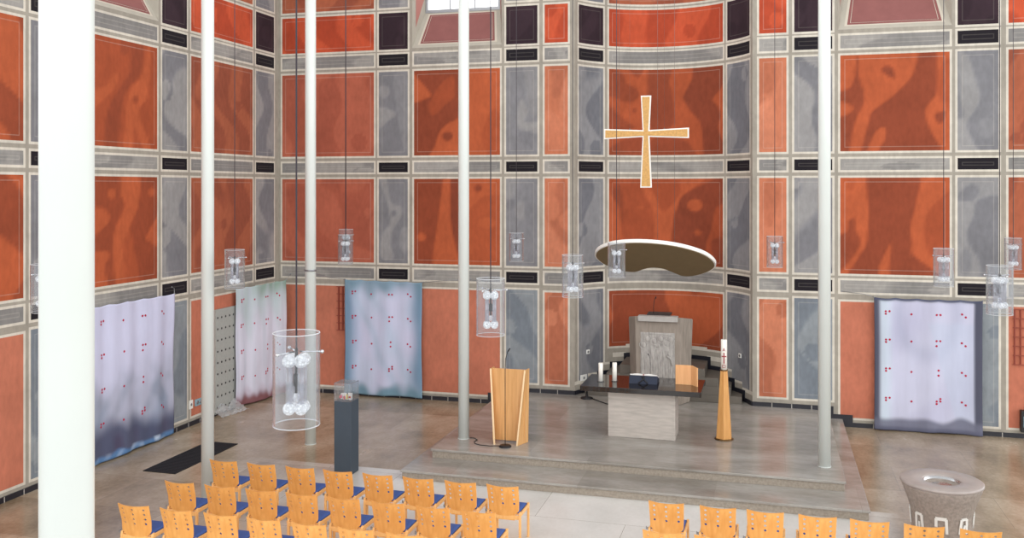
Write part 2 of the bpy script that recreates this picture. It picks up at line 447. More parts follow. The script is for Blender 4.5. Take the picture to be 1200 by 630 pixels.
MURAL['F'] = trace(12,788,15,612,-.1,[
 (.65,[(225,60),(300,90),(370,240),(420,210),(490,100),(505,-20),(660,-20),(640,30),(520,120),(470,220),(440,310),(430,660),(330,660),(310,250)]),
 (-.85,[(500,135),(640,55),(830,-10),(830,160),(730,220),(700,360),(660,470),(640,660),(440,660),(440,320),(470,220)]),
 (.55,[(585,198,52,42)]), (.4,[(605,385,25,17)]), (.6,[(-20,90),(80,190),(100,260),(108,660),(40,660),(-20,300)]),
 (-.5,[(60,60),(110,100),(110,430),(90,230),(40,140)]), (-.8,[(700,440),(830,430),(830,660),(740,600)]), (.4,[(230,218,26,14)])])
MURAL['G'] = trace(8,332,48,602,-.1,[
 (-.65,[(250,20),(240,200),(170,300),(140,400),(110,660),(50,660),(70,430),(130,300),(180,200),(190,20)]),
 (.7,[(292,20),(265,130),(245,220),(190,290),(165,390),(155,660),(200,660),(205,500),(270,640),(310,640),(240,450),(240,380),(270,340),(285,250),(296,150)]),
 (.6,[(-20,430),(60,360),(120,270),(110,220),(60,300),(-20,340)]), (-.5,[(215,345,16,18)]), (-.6,[(130,50),(190,60),(150,130)])], 0.227)
MURAL['H'] = trace(12,345,22,600,-.5,[
 (.1,[(190,300),(215,420),(245,640),(150,640),(160,400)]),
 (.75,[(150,-10),(240,-10),(240,170),(190,300),(160,400),(165,640),(120,640),(105,400),(115,300),(165,180),(142,110)]),
 (.6,[(97,115,22,27)]), (.6,[(315,105,18,25)]), (.6,[(-10,195),(60,195),(88,240),(60,290),(-10,330)]),
 (.65,[(-10,435),(75,420),(82,460),(60,500),(78,640),(-10,640)]), (.7,[(370,230),(285,350),(300,385),(370,410)])], 0.227)
MURAL['g1'] = trace(25,225,25,600,-.4,[
 (.5,[(30,10),(78,20),(110,180),(175,215),(180,280),(120,380),(110,470),(125,570),(40,560),(50,400),(100,330),(90,220),(60,120)]), (-.6,[(130,260,18,20)]), (.2,[(205,440,40,90)])])
MURAL['g2'] = trace(25,225,25,600,-.5,[(.3,[(60,160,40,45)]),(.45,[(20,270),(120,290),(140,330),(90,360),(50,400),(20,400)]),(0,[(130,60),(240,40),(240,560),(180,480),(150,300)])])
MURAL['g3'] = trace(25,258,30,595,-.45,[(.5,[(50,30),(100,90),(130,200),(155,290),(130,360),(80,440),(100,520),(140,620),(10,620),(10,430),(60,400),(40,300),(30,60)]),(0,[(190,470,50,60)])])
MURAL['g4'] = trace(25,258,25,585,.35,[(-.6,[(130,170),(180,140),(280,170),(280,620),(170,620),(150,500),(90,400),(80,330),(120,240)]),(-.5,[(10,150),(60,90),(110,65),(150,100),(120,150),(60,160)]),(-.2,[(70,500,35,70)])])
MURAL['g5'] = trace(18,232,25,608,-.15,[(.55,[(120,240),(170,320),(150,390),(260,400),(260,470),(160,450),(100,430),(95,330)]),(.25,[(140,-10),(260,-10),(260,300),(180,330)]),(-.5,[(110,460),(200,470),(200,560),(120,520)])])
MURAL['g6'] = trace(18,222,25,585,-.1,[(-.55,[(40,190,36,40)]),(.35,[(120,230,45,60)]),(-.3,[(150,60),(240,20),(240,620),(160,620),(140,300)]),(.3,[(30,-10),(100,-10),(70,140),(0,150)])])
MURAL['n1'] = trace(275,435,18,607,0,[(-.6,[(310,-10),(440,-10),(420,100),(390,200),(330,230),(330,100)]),(.5,[(440,60),(390,200),(380,330),(440,330)]),(.4,[(270,330),(340,330),(440,440),(330,500),(260,560)]),(.3,[(360,530,60,60)])])
MURAL['n2'] = trace(260,418,22,590,.2,[(-.6,[(340,60),(400,30),(420,200),(340,280),(300,310),(420,470),(420,380),(360,310),(360,200),(330,120)]),(.5,[(255,320),(300,330),(380,470),(400,620),(240,620)])])
MURAL['n3'] = trace(215,388,20,600,.3,[(-.35,[(205,10),(300,10),(320,200),(200,230)]),(-.5,[(205,220),(260,280),(240,320),(205,330)]),(.7,[(205,340),(300,290),(320,620),(205,620)])])
MURAL['n4'] = trace(213,388,25,605,.35,[(-.35,[(250,60),(310,40),(320,260),(270,330),(240,200)]),(-.2,[(330,100,25,110)])])

def auto_tone(seed, U, V, w, h):
    r = random.Random(seed)
    su = w*1.0; sv = h*0.45
    g = np.zeros_like(U)
    wx = 0.25*np.sin(2*PI*(V*h*0.35 + r.random())) + 0.12*np.sin(2*PI*(V*h*0.8 + r.random()))
    for k in range(4):
        fx = r.uniform(0.3, 1.1); fy = r.uniform(-0.5, 0.5)
        g += r.uniform(0.5, 1)*np.sin(2*PI*(fx*(U*w + wx) + fy*V*h + r.random()))
    t = np.clip(g/0.16, -1, 1)*0.55
    cu, cv, rr = r.random(), r.random(), r.uniform(0.10, 0.2)
    d = np.hypot((U-cu)*w, (V-cv)*h)
    return np.where(d < rr, -t*0.9, t)

def tone_of(key, U, V, w, h):
    if isinstance(key, str):
        base, shapes = MURAL[key]
        t = np.full(U.shape, float(base))
        for val, poly in shapes:
            c = poly_cov(U*w, V*h, poly*np.array([w, h]), 0.05)
            t = t*(1-c) + val*c
        return t
    if key is None: return np.zeros_like(U)
    if key < 0: return 1.3*auto_tone(key, U*0.8, V*0.5, 1.1 if w > 1 else .6, .9)
    return auto_tone(key, U, V, w, h)

def axis_breaks(cuts, lo, hi, step):
    c = sorted(set([round(x, 5) for x in cuts if lo-1e-6 <= x <= hi+1e-6] + [lo, hi]))
    out = [c[0]]
    for a, b in zip(c, c[1:]):
        n = max(1, int(math.ceil((b-a)/step)))
        out += [a + (b-a)*k/n for k in range(1, n+1)]
    return np.array(out)

def painted_wall(name, mapping, s0, s1, panels, openings=(), sstep=0.045, zbase=None):
    """panels: (s0,s1,z0,z1,palette,tonekey,line).  One mesh: panels, painted frame lines, plaster."""
    E = 0.042; I0, I1 = 0.075, 0.092
    sc, zc = [], []
    for a, b, c, d, pal, key, line in panels:
        sc += [a-E, a, b, b+E]; zc += [c-E, c, d, d+E]
        if line: sc += [a+I0, a+I1, b-I1, b-I0]; zc += [c+I0, c+I1, d-I1, d-I0]
    for a, b, c, d in openings: sc += [a, b]; zc += [c, d]
    S = axis_breaks(sc, s0, s1, sstep); Z = axis_breaks(zc, 0, WALL_H, 0.05)
    ns, nz = len(S), len(Z)
    SS, ZZ = np.meshgrid(S, Z, indexing='ij')
    XYZ = mapping(SS, ZZ).reshape(-1, 3)
    fc = np.empty((ns-1, nz-1, 4, 3)); fc[:] = FR_MID
    cs = (S[:-1]+S[1:])/2; cz = (Z[:-1]+Z[1:])/2
    CSm, CZm = np.meshgrid(cs, cz, indexing='ij')
    for a, b, c, d, pal, key, line in panels:            # pale lines round each panel
        m = (CSm > a-E) & (CSm < b+E) & (CZm > c-E) & (CZm < d+E)
        fc[m] = FR_LIGHT
    for a, b, c, d, pal, key, line in panels:
        i0, i1 = np.searchsorted(S, a-1e-4), np.searchsorted(S, b-1e-4)
        j0, j1 = np.searchsorted(Z, c-1e-4), np.searchsorted(Z, d-1e-4)
        i1 = min(i1, ns-1)
        if i1 <= i0 or j1 <= j0: continue
        sub = S[i0:i1+1]; zub = Z[j0:j1+1]
        U, V = np.meshgrid((sub-a)/(b-a), (d-zub)/(d-c), indexing='ij')
        t = tone_of(key, U, V, b-a, d-c)
        D, Mi, Li = PAL[pal]
        tt = t[..., None]
        colr = np.where(tt < 0, Mi + (D-Mi)*(-tt), Mi + (Li-Mi)*tt)
        q = np.stack([colr[:-1,:-1], colr[1:,:-1], colr[1:,1:], colr[:-1,1:]], axis=2)
        if line:
            ms, mz = np.meshgrid(cs[i0:i1], cz[j0:j1], indexing='ij')
            ins = (ms > a+I0) & (ms < b-I0) & (mz > c+I0) & (mz < d-I0)
            inn = (ms > a+I1) & (ms < b-I1) & (mz > c+I1) & (mz < d-I1)
            lm = ins & ~inn
            k = 0.06 if pal in ('black','purple') else 0.17
            q[lm] = q[lm]*(1-k) + FR_LIGHT*k
        fc[i0:i1, j0:j1] = q
    keep = np.ones((ns-1, nz-1), bool)
    for a, b, c, d in openings:
        keep &= ~((CSm > a) & (CSm < b) & (CZm > c) & (CZm < d))
    if zbase is not None:                                 # painted border that follows the stairs
        zb = zbase(CSm)
        fc[(CZm < zb + 0.26)] = FR_LIGHT
        fc[(CZm < zb + 0.20)] = FR_MID
    ii, jj = np.nonzero(keep)
    idx = lambda i, j: i*nz + j
    F = np.stack([idx(ii, jj), idx(ii+1, jj), idx(ii+1, jj+1), idx(ii, jj+1)], axis=1)
    me = bpy.data.meshes.new(name)
    me.vertices.add(len(XYZ)); me.vertices.foreach_set('co', XYZ.ravel())
    me.loops.add(F.size); me.loops.foreach_set('vertex_index', F.ravel().astype(np.int32))
    me.polygons.add(len(F)); me.polygons.foreach_set('loop_start', np.arange(0, F.size, 4, dtype=np.int32))
    me.update(calc_edges=True); me.validate()
    ca = me.color_attributes.new('pigment', 'FLOAT_COLOR', 'CORNER')
    cc = fc[ii, jj].reshape(-1, 3); cc = np.concatenate([cc, np.ones((len(cc), 1))], axis=1)
    ca.data.foreach_set('color', cc.ravel())
    me.materials.append(M['wall'])
    o = bpy.data.objects.new(name, me); COL.objects.link(o)
    return tag(o, kind='structure')

def column_panels(a, b, typ, zb, keys=(None,)*3, seed=0, win=False):
    """the stack of painted fields of one wall bay"""
    out = []
    k1, k2, k3 = keys
    if k1 is None: k1 = seed*7+1
    if k2 is None: k2 = seed*7+2
    if k3 is None: k3 = seed*7+3
    if typ in ('gray', 'agray'):
        out.append((a, b, zb, 2.5, 'bluegray' if typ == 'gray' else 'agray', k3, 1))
        for z0, z1 in BAND: out.append((a, b, z0, z1, 'black', None, 1))
        out.append((a, b, *ROW1, typ, k1, 1)); out.append((a, b, *ROW2, typ, k2, 1))
        out.append((a, b, *SHORT, 'purple', seed*7+4, 1)); out.append((a, b, *ROW3, typ, seed*7+5, 1)); out.append((a, b, *TOP, typ, seed*7+6, 1))
    else:
        base = {'narrow': 'narrow'}.get(typ, 'plain')
        if typ == 'apse': out.append((a, b, 1.22, 2.44, 'red', k3, 1)); typ = 'red'
        else: out.append((a, b, zb, 2.46, base, k3 if base == 'narrow' else None, 1 if base == 'narrow' else 0))
        for i, (z0, z1) in enumerate(BAND): out.append((a, b, z0, z1, 'band', -(seed*11+i)-1, 1))
        out.append((a, b, *ROW1, typ, k1, 1)); out.append((a, b, *ROW2, typ, k2, 1))
        if not win:
            out.append((a, b, *SHORT, 'orange', seed*7+4, 1)); out.append((a, b, *ROW3, 'brown' if typ != 'narrow' else typ, seed*7+5, 1))
            out.append((a, b, *TOP, 'red', seed*7+6, 1))
    return out

WIN_Z = (7.82, 11.0)
# back wall, two wings left and right of the apse
def back_map(S, Z): return np.stack([S, np.zeros_like(S), Z], axis=-1)
XL, XR = APX-APHW, APX+APHW
pl = []
pl += column_panels(0.09, 2.40, 'salmon', 0.18, (31, 32, None), 3)
pl += column_panels(2.52, 3.22, 'gray', 0.18, ('g1','g2',None), 4)
pl += column_panels(3.37, 5.37, 'red', 0.18, ('B','A',None), 5, win=True)
pl += column_panels(5.51, 6.21, 'gray', 0.50, ('g6','g5',None), 6)
pl += column_panels(6.37, 6.88, 'narrow', 0.50, ('n2','n1',None), 7)
painted_wall('wall_back', back_map, 0.0, XL, pl, [(3.33, 5.41, *WIN_Z)])
pr = []
pr += column_panels(10.82, 11.35, 'narrow', 0.50, ('n4','n3',None), 8)
pr += column_panels(11.50, 12.22, 'gray', 0.50, (None,None,None), 9)
pr += column_panels(12.37, 14.35, 'red', 0.18, ('D','C',None), 10, win=True)
pr += column_panels(14.49, 15.20, 'gray', 0.18, ('g4','g3',None), 11)
pr += column_panels(15.37, 17.62, 'brown', 0.18, (None,None,None), 12)
painted_wall('wall_back_right', back_map, XR, 17.72, pr, [(12.33, 14.39, *WIN_Z)])
# apse
def apse_map(S, Z):
    A = S/APR
    return np.stack([APX + APR*np.sin(A), APY + APR*np.cos(A), Z], axis=-1)
def stair_z(S):
    X = np.abs(APR*np.sin(S/APR)); z = np.full(S.shape, 0.3)
    for hw, zz in STEPS: z = np.where(X < hw, zz, z)
    return z
dg = lambda d: math.radians(d)*APR
pa = column_panels(dg(-64.4), dg(-43.2), 'agray', 0.5, (None,None,None), 13)
pa += column_panels(dg(-38.9), dg(37.8), 'apse', 0.5, ('F','E',None), 14)
pa += column_panels(dg(41.4), dg(64.4), 'agray', 0.5, (None,None,None), 15)
painted_wall('wall_apse', apse_map, -APA*APR, APA*APR, pa, zbase=stair_z)
# left wall
def left_map(S, Z): return np.stack([np.zeros_like(S), S, Z], axis=-1)
plf = []
plf += column_panels(-1.00, -0.22, 'gray', 0.18, (None,None,None), 16)
plf += column_panels(-3.40, -1.14, 'brown', 0.18, (None,None,None), 17)
plf += column_panels(-4.31, -3.54, 'gray', 0.18, (None,None,None), 18)
plf += column_panels(-6.62, -4.46, 'red', 0.18, ('H','G',None), 19, win=True)
plf += column_panels(-7.54, -6.77, 'gray', 0.18, (None,None,None), 20)
plf += column_panels(-9.95, -7.69, 'red', 0.18, (None,None,None), 21)
plf += column_panels(-10.86, -10.09, 'gray', 0.18, (None,None,None), 22)
plf += column_panels(-13.2, -11.0, 'red', 0.18, (None,None,None), 23, win=True)
painted_wall('wall_left', left_map, -13.4, 0.0, plf, [(-6.66, -4.42, *WIN_Z), (-13.24, -10.96, *WIN_Z)], sstep=0.07)

# windows: splayed niche, sloping painted sill, frame, panes
def window(name, origin, rz, w):
    """local x along the wall, y into the wall, niche mouth at y=0"""
    root = empty(name, origin, rz); tag(root, kind='structure')
    z0, z1 = WIN_Z; dep = 0.42; ins = 0.16; zs = 8.68
    o = MB()
    # splays and sill
    o.add([(0,0,z0),(w,0,z0),(w-ins,dep,zs),(ins,dep,zs)], [(0,1,2,3)], 0)
    o.add([(0,0,z0),(ins,dep,zs),(ins,dep,z1),(0,0,z1)], [(0,1,2,3)], 0)
    o.add([(w,0,z0),(w-ins,dep,zs),(w-ins,dep,z1),(w,0,z1)], [(3,2,1,0)], 0)
    o.add([(0,0,z1),(w,0,z1),(w-ins,dep,z1),(ins,dep,z1)], [(3,2,1,0)], 0)
    def lerp(u, v, e=0.004):
        l = ins*v; x = l + (w-2*l)*u
        return (x, dep*v - e, z0 + (zs-z0)*v + e*0.4)
    def quad(u0, u1, v0, v1, m, e): o.add([lerp(u0,v0,e),lerp(u1,v0,e),lerp(u1,v1,e),lerp(u0,v1,e)], [(0,1,2,3)], m)
    quad(.05,.95,.08,.95,1,.002); quad(.075,.925,.11,.92,2,.004); quad(.10,.90,.15,.88,1,.006); quad(.105,.895,.155,.875,2,.008)
    # painted fields on the side splays
    for sx in (0, 1):
        def sp(v, z, e):
            x = ins*v + e
            return ((x if not sx else w-x), dep*v, z)
        o.add([sp(.25,8.3,.004),sp(.85,8.95,.004),sp(.85,z1-.2,.004),sp(.25,z1-.2,.004)], [(0,1,2,3)], 3)
    mats = [mat('niche plaster', (176,170,158), 0.85, noise=0.05), mat('pale painted line', (200,192,178), 0.85), mat('faded wine red field', (138,86,83), 0.85, noise=0.1, nscale=4), mat('rose field', (178,120,112), 0.85)]
    o.build('window_niche', mats, root)
    fr = MB(); x0, x1 = ins, w-ins; y0, y1 = dep-0.02, dep+0.05
    fr.box(x0, x1, y0, y1, zs-0.02, zs+0.05); fr.box(x0, x1, y0, y1, z1-0.07, z1)
    fr.box(x0, x0+0.05, y0, y1, zs+0.05, z1-0.07); fr.box(x1-0.05, x1, y0, y1, zs+0.05, z1-0.07)
    for k in range(1, 3):
        x = x0 + (x1-x0)*k/3; fr.box(x-0.012, x+0.012, y0+0.01, y1-0.01, zs+0.05, z1-0.07)
    for k in range(1, 4):
        z = zs + (z1-zs)*k/4; fr.box(x0+0.05, x1-0.05, y0+0.012, y1-0.012, z-0.012, z+0.012)
    fr.build('window_frame', M['grey_metal'], root)
    MB().box(x0+0.04, x1-0.04, dep+0.012, dep+0.018, zs+0.04, z1-0.06).build('window_pane', M['pane'], root)
window('window_1', (3.33, 0, 0), 0, 2.08)
window('window_2', (12.33, 0, 0), 0, 2.06)
window('window_3', (0, -6.66, 0), PI/2, 2.24)
window('window_4', (0, -13.24, 0), PI/2, 2.28)

# ------------------------------------------------------------------ floor, platform, stairs, skirting
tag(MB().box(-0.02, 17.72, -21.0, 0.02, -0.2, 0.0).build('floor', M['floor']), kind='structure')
pf = MB()
arc = [(APX + APR*math.sin(a), APY + APR*math.cos(a)) for a in np.linspace(APA, -APA, 30)]
PX0, PX1, PY = 5.54, 12.12, -4.65
body = [(PX0, PY), (PX1, PY), (PX1, 0)] + arc + [(PX0, 0)]
pf.prism(body, 0.0, 0.262, 1)
pf.prism([(PX0-0.02, PY-0.025), (PX1+0.02, PY-0.025), (PX1+0.02, 0)] + arc + [(PX0-0.02, 0)], 0.262, 0.30, 0)
pf.prism([(5.31, -5.42), (12.39, -5.42), (12.39, 0), (PX1+0.001, 0), (PX1+0.001, PY-0.001), (PX0-0.001, PY-0.001), (PX0-0.001, 0), (5.31, 0)], 0.0, 0.112, 1)
pf.prism([(5.29, -5.45), (12.41, -5.45), (12.41, 0), (PX1+0.001, 0), (PX1+0.001, PY-0.001), (PX0-0.001, PY-0.001), (PX0-0.001, 0), (5.29, 0)], 0.112, 0.15, 0)
tag(pf.build('platform', [M['platform'], M['step_face']], bevel=0.006), kind='structure')
st = MB(); zprev = 0.30
for hw, zz in STEPS:
    a = math.asin(min(0.999, hw/APR))
    pts = [(APX + APR*0.998*math.sin(t), APY + APR*0.998*math.cos(t)) for t in np.linspace(a, -a, 24)]
    st.prism([(APX-hw, 0.05), (APX+hw, 0.05)] + pts, zprev, zz, 0); zprev = zz
tag(st.build('apse_stairs', M['stair'], bevel=0.008), kind='structure')

def skirting(name, segs, ticks=0.38):
    b = MB()
    for (xa, ya), (xb, yb), z0, z1, (nx, ny) in segs:
        t = 0.022
        b.hexa([(xa,ya,z0),(xb,yb,z0),(xb+nx*t,yb+ny*t,z0),(xa+nx*t,ya+ny*t,z0),(xa,ya,z1),(xb,yb,z1),(xb+nx*t,yb+ny*t,z1),(xa+nx*t,ya+ny*t,z1)], 0)
        L = math.hypot(xb-xa, yb-ya)
        if ticks and L > 0.5:
            for k in range(1, int(L/ticks)+1):
                u = k*ticks/L; e = 0.008/L; t2 = t+0.002
                if u > 1-e: continue
                p = (xa+(xb-xa)*(u-e), ya+(yb-ya)*(u-e)); q = (xa+(xb-xa)*(u+e), ya+(yb-ya)*(u+e))
                b.hexa([(*p,z0),(*q,z0),(q[0]+nx*t2,q[1]+ny*t2,z0),(p[0]+nx*t2,p[1]+ny*t2,z0),(*p,z1),(*q,z1),(q[0]+nx*t2,q[1]+ny*t2,z1),(p[0]+nx*t2,p[1]+ny*t2,z1)], 1)
    return tag(b.build(name, [M['black_tile'], M['joint']]), kind='structure')
BH = 0.085
skirting('baseboard_left', [((0,-13.4),(0,0),0,BH,(1,0))])
skirting('baseboard_back', [((0,0),(5.10,0),0,BH,(0,-1)), ((5.10,0),(5.29,0),0,0.15+BH,(0,-1)), ((5.29,0),(5.42,0),0.15,0.15+BH,(0,-1)), ((5.42,0),(5.52,0),0.15,0.30+BH,(0,-1)), ((5.52,0),(XL,0),0.30,0.30+BH,(0,-1)),
    ((XR,0),(12.14,0),0.30,0.30+BH,(0,-1)), ((12.14,0),(12.24,0),0.15,0.30+BH,(0,-1)), ((12.24,0),(12.41,0),0.15,0.15+BH,(0,-1)), ((12.41,0),(12.60,0),0,0.15+BH,(0,-1)), ((12.60,0),(17.72,0),0,BH,(0,-1))])
segs = []
def arcpt(x): 
    s = max(-1, min(1, x/APR)); a = math.asin(s)
    return (APX + APR*math.sin(a), APY + APR*math.cos(a)), (-math.sin(a), -math.cos(a))
bounds = [(1.83, 0.30)] + STEPS
for sg in (-1, 1):
    for k, (hw, z) in enumerate(bounds):
        inner = bounds[k+1][0] if k+1 < len(bounds) else 0.0
        N = 4
        for i in range(N):
            xa = hw + (inner-hw)*i/N; xb = hw + (inner-hw)*(i+1)/N
            pa_, n1 = arcpt(sg*xa); pb_, n2 = arcpt(sg*xb)
            segs.append((pa_, pb_, z, z+BH, ((n1[0]+n2[0])/2, (n1[1]+n2[1])/2)))
        if k+1 < len(bounds):
            pa_, n1 = arcpt(sg*(inner+0.06)); pb_, n2 = arcpt(sg*inner)
            segs.append((pa_, pb_, z, bounds[k+1][1]+BH, n2))
skirting('baseboard_apse', segs, 0)

# ------------------------------------------------------------------ columns
def column(x, y, z, r, label, h=WALL_H):
    t = empty('steel_column', (x, y, z), 0, label, 'column', 'white steel columns')
    MB().cyl((0,0,0), (0,0,h-z), r, n=40).build('shaft', M['column'], t)
    MB().lathe([(r+0.001,0.0),(r+0.006,0.0),(r+0.006,0.012),(r+0.001,0.012)], 40, close=True).build('base_ring', M['column'], t)
    return t
column(8.675, -16.7, 0, 0.090, 'thick white column close to the camera at the left of the photo')
column(2.90, -7.19, 0, 0.093, 'slim white column behind the left end of the left chair block')
cb = column(2.90, -3.95, 0, 0.098, 'slim white column behind the large near hanging lamp, wire clamped round it')
MB().lathe([(0.099,3.17),(0.112,3.17),(0.112,3.20),(0.099,3.20)], 24, close=True).build('clamp', M['grey_metal'], cb)
column(5.85, -3.90, 0.3, 0.095, 'slim white column on the platform beside the wooden lectern')
column(11.87, -3.93, 0.3, 0.095, 'slim white column on the right front corner of the platform')

# ------------------------------------------------------------------ hanging lamps
def lamp_proto():
    t = empty('hanging_lamp', (0,0,0))
    R0, HH = 0.145, 0.57
    cyl = MB()
    cyl.lathe([(R0,-HH/2),(R0,HH/2)], 48); cyl.lathe([(R0-0.005,HH/2),(R0-0.005,-HH/2)], 48)
    cyl.lathe([(R0,HH/2),(R0-0.005,HH/2)], 48, mat=1); cyl.lathe([(R0-0.005,-HH/2),(R0,-HH/2)], 48, mat=1)
    for zz in (-HH/2, HH/2):
        cyl.lathe([(R0-0.0025+0.0030*math.cos(a), zz+0.0030*math.sin(a)) for a in np.linspace(0, 2*PI, 6, endpoint=False)], 48, mat=1, close=True)
    cyl.build('acrylic_cylinder', [M['acrylic'], M['acrylic_edge']], t)
    zt = HH/2 - 0.115
    for k in range(3):
        a = 2*PI*k/3
        p = MB(); d = Vector((math.cos(a), math.sin(a), 0))
        p.cyl(d*0.02+Vector((0,0,zt)), d*(R0+0.012)+Vector((0,0,zt)), 0.005, n=8)
        pin = p.build('pin', M['steel'], t)
        MB().sphere(d*(R0+0.016)+Vector((0,0,zt)), 0.012, 10, 6).build('knob', M['steel'], pin)
    for k in range(4):
        a = PI/4 + PI/2*k; x, y = 0.052*math.cos(a), 0.052*math.sin(a)
        MB().sphere((x,y,zt-0.055), 0.043, 16, 10).build('glass_ball', M['cutglass'], t)
        MB().sphere((x,y,-HH/2+0.105), 0.040, 16, 10).build('glass_ball', M['cutglass'], t)
        MB().cyl((x,y,-HH/2+0.13), (x,y,zt-0.08), 0.021, n=14).build('glass_rod', M['rod_glass'], t)
    MB().cyl((0,0,-0.09), (0,0,zt+0.02), 0.010, n=10).cyl((0,0,-0.045), (0,0,0.03), 0.019, n=12).build('lamp_socket', M['black'], t)
    MB().sphere((0,0,-0.115), 0.022, 12, 8, sq=(1,1,1.3)).build('bulb', M['cutglass'], t)
    MB().cyl((0,0,zt), (0,0,8.0), 0.0055, n=8).build('cable', M['cable'], t)
    return t
LAMPS = [  # x, y, z, turn, label
 (8.218,-14.217,3.513,0.25,'largest acrylic cylinder lamp, hanging nearest the camera before the second banner'),
 (3.41,-7.27,3.50,0.5,'acrylic cylinder lamp hanging in front of the left wall beside the second slim column'),
 (3.07,-2.85,3.50,0.1,'front one of two overlapping acrylic lamps left of the back banner'),
 (2.60,-1.85,3.56,0.8,'rear one of two overlapping acrylic lamps left of the back banner'),
 (8.33,-10.43,3.50,0.3,'acrylic cylinder lamp hanging just right of the lectern column'),
 (6.07,-1.2,3.50,0.0,'small acrylic lamp hanging before the grey panel left of the apse'),
 (8.45,-6.98,3.50,0.6,'acrylic cylinder lamp hanging at the left edge of the apse'),
 (8.58,-4.05,3.50,0.2,'acrylic cylinder lamp hanging before the left side of the sounding board'),
 (11.12,-1.53,3.52,0.05,'small acrylic lamp hanging right of the apse before a narrow orange panel'),
 (13.57,-4.13,3.50,0.45,'acrylic cylinder lamp hanging above the upper right of the right banner'),
 (13.65,-7.35,3.50,0.78,'larger acrylic lamp at the right edge, hanging before a black band field'),
 (15.31,-0.62,3.50,0.3,'small acrylic lamp behind the larger one at the right edge'),
 (2.66,-10.2,3.50,0.35,'acrylic lamp half hidden behind the thick near column'),
]
lp = lamp_proto()
for i, (x, y, z, rz, lab) in enumerate(LAMPS):
    o = lp if i == 0 else copy_tree(lp)
    o.location = (x, y, z); o.rotation_euler = (0, 0, rz)
    tag(o, lab, 'lamp', 'acrylic cylinder lamps on cables')

# ------------------------------------------------------------------ cross, sounding board
def cross():
    t = empty('hanging_cross', (8.86, -2.45, 5.69), 0, 'gold leaf cross with white edges hanging above the altar', 'cross')
    def outline(g):
        A = 0.77; T = 0.69; B = 0.985; w0, w1 = 0.062, 0.094
        q = lambda w: w - g
        return [(-q(w0), q(w0)), (-q(w1)*0.99, T-g), (q(w1)*0.99, T-g), (q(w0), q(w0)), (A-g, q(w1)), (A-g, -q(w1)), (q(w0), -q(w0)),
                (q(w1)+0.01, -B+g), (-q(w1)-0.01, -B+g), (-q(w0), -q(w0)), (-A+g, -q(w1)), (-A+g, q(w1))]
    def slab(g, y0, y1, m, name):
        P = outline(g); n = len(P); b = MB()
        vs = [(x, y0, z) for x, z in P] + [(x, y1, z) for x, z in P]
        fs = [(i, (i+1)%n, n+(i+1)%n, n+i) for i in range(n)]
        for off in (0, n):
            fs += [tuple(off+k for k in q) for q in ((0,1,2,3),(3,4,5,6),(6,7,8,9),(9,10,11,0),(0,3,6,9))]
        b.add(vs, fs); return b.build(name, m, t)
    slab(0.0, -0.0, 0.045, M['white'], 'white_backing')
    slab(0.024, -0.012, 0.0, M['gold'], 'gold_face')
    for x in (-0.30, 0.33):
        w = MB(); w.cyl((x,0.022,0.075), (x,0.022,6.0), 0.0013, n=6); w.sphere((x,0.022,0.085), 0.012, 8, 6)
        w.build('suspension_wire', M['wire'], t)
cross()

def canopy():
    t = empty('sounding_board', (8.83, -0.95, 3.275), 0, 'kidney shaped sounding board, white above and brown below, hanging over the pulpit', 'sounding board')
    pts = smooth_poly([(-1.19,-.02),(-1.05,-.34),(-.68,-.60),(-.1,-.70),(.5,-.62),(.98,-.36),(1.19,0.02),(1.08,.32),(.80,.56),(.55,.63),(.36,.50),(.17,.36),(-.05,.32),(-.25,.42),(-.47,.58),(-.75,.54),(-1.05,.32)], 6)
    Rm = Matrix.Rotation(math.radians(2.2), 3, 'Y') @ Matrix.Rotation(math.radians(-32), 3, 'X')
    P = [(p[0], p[1]) for p in pts]
    def slab(name, z0, z1, k, m):
        n = len(P); c = (0, -0.1)
        Q = [((x-c[0])*k+c[0], (y-c[1])*k+c[1]) for x, y in P]
        b = MB()
        vs = [Rm @ Vector((x,y,z0)) for x,y in Q] + [Rm @ Vector((x,y,z1)) for x,y in Q]
        b.add(vs, [tuple(range(n)), tuple(range(n,2*n))] + [(i,(i+1)%n,n+(i+1)%n,n+i) for i in range(n)])
        return b.build(name, m, t)
    slab('white_board', 0.0, 0.075, 1.0, M['white'])
    slab('underside', -0.012, 0.0, 0.975, M['olive'])
    for x, y in ((-0.66,-0.40),(0.05,0.10),(0.42,-0.44)):
        p = Rm @ Vector((x,y,0.075))
        w = MB(); w.cyl(p, (p.x, p.y, 8.0), 0.003, n=6); w.cyl(p, p+Vector((0,0,0.04)), 0.014, n=10)
        w.build('suspension_wire', M['wire'], t)
canopy()

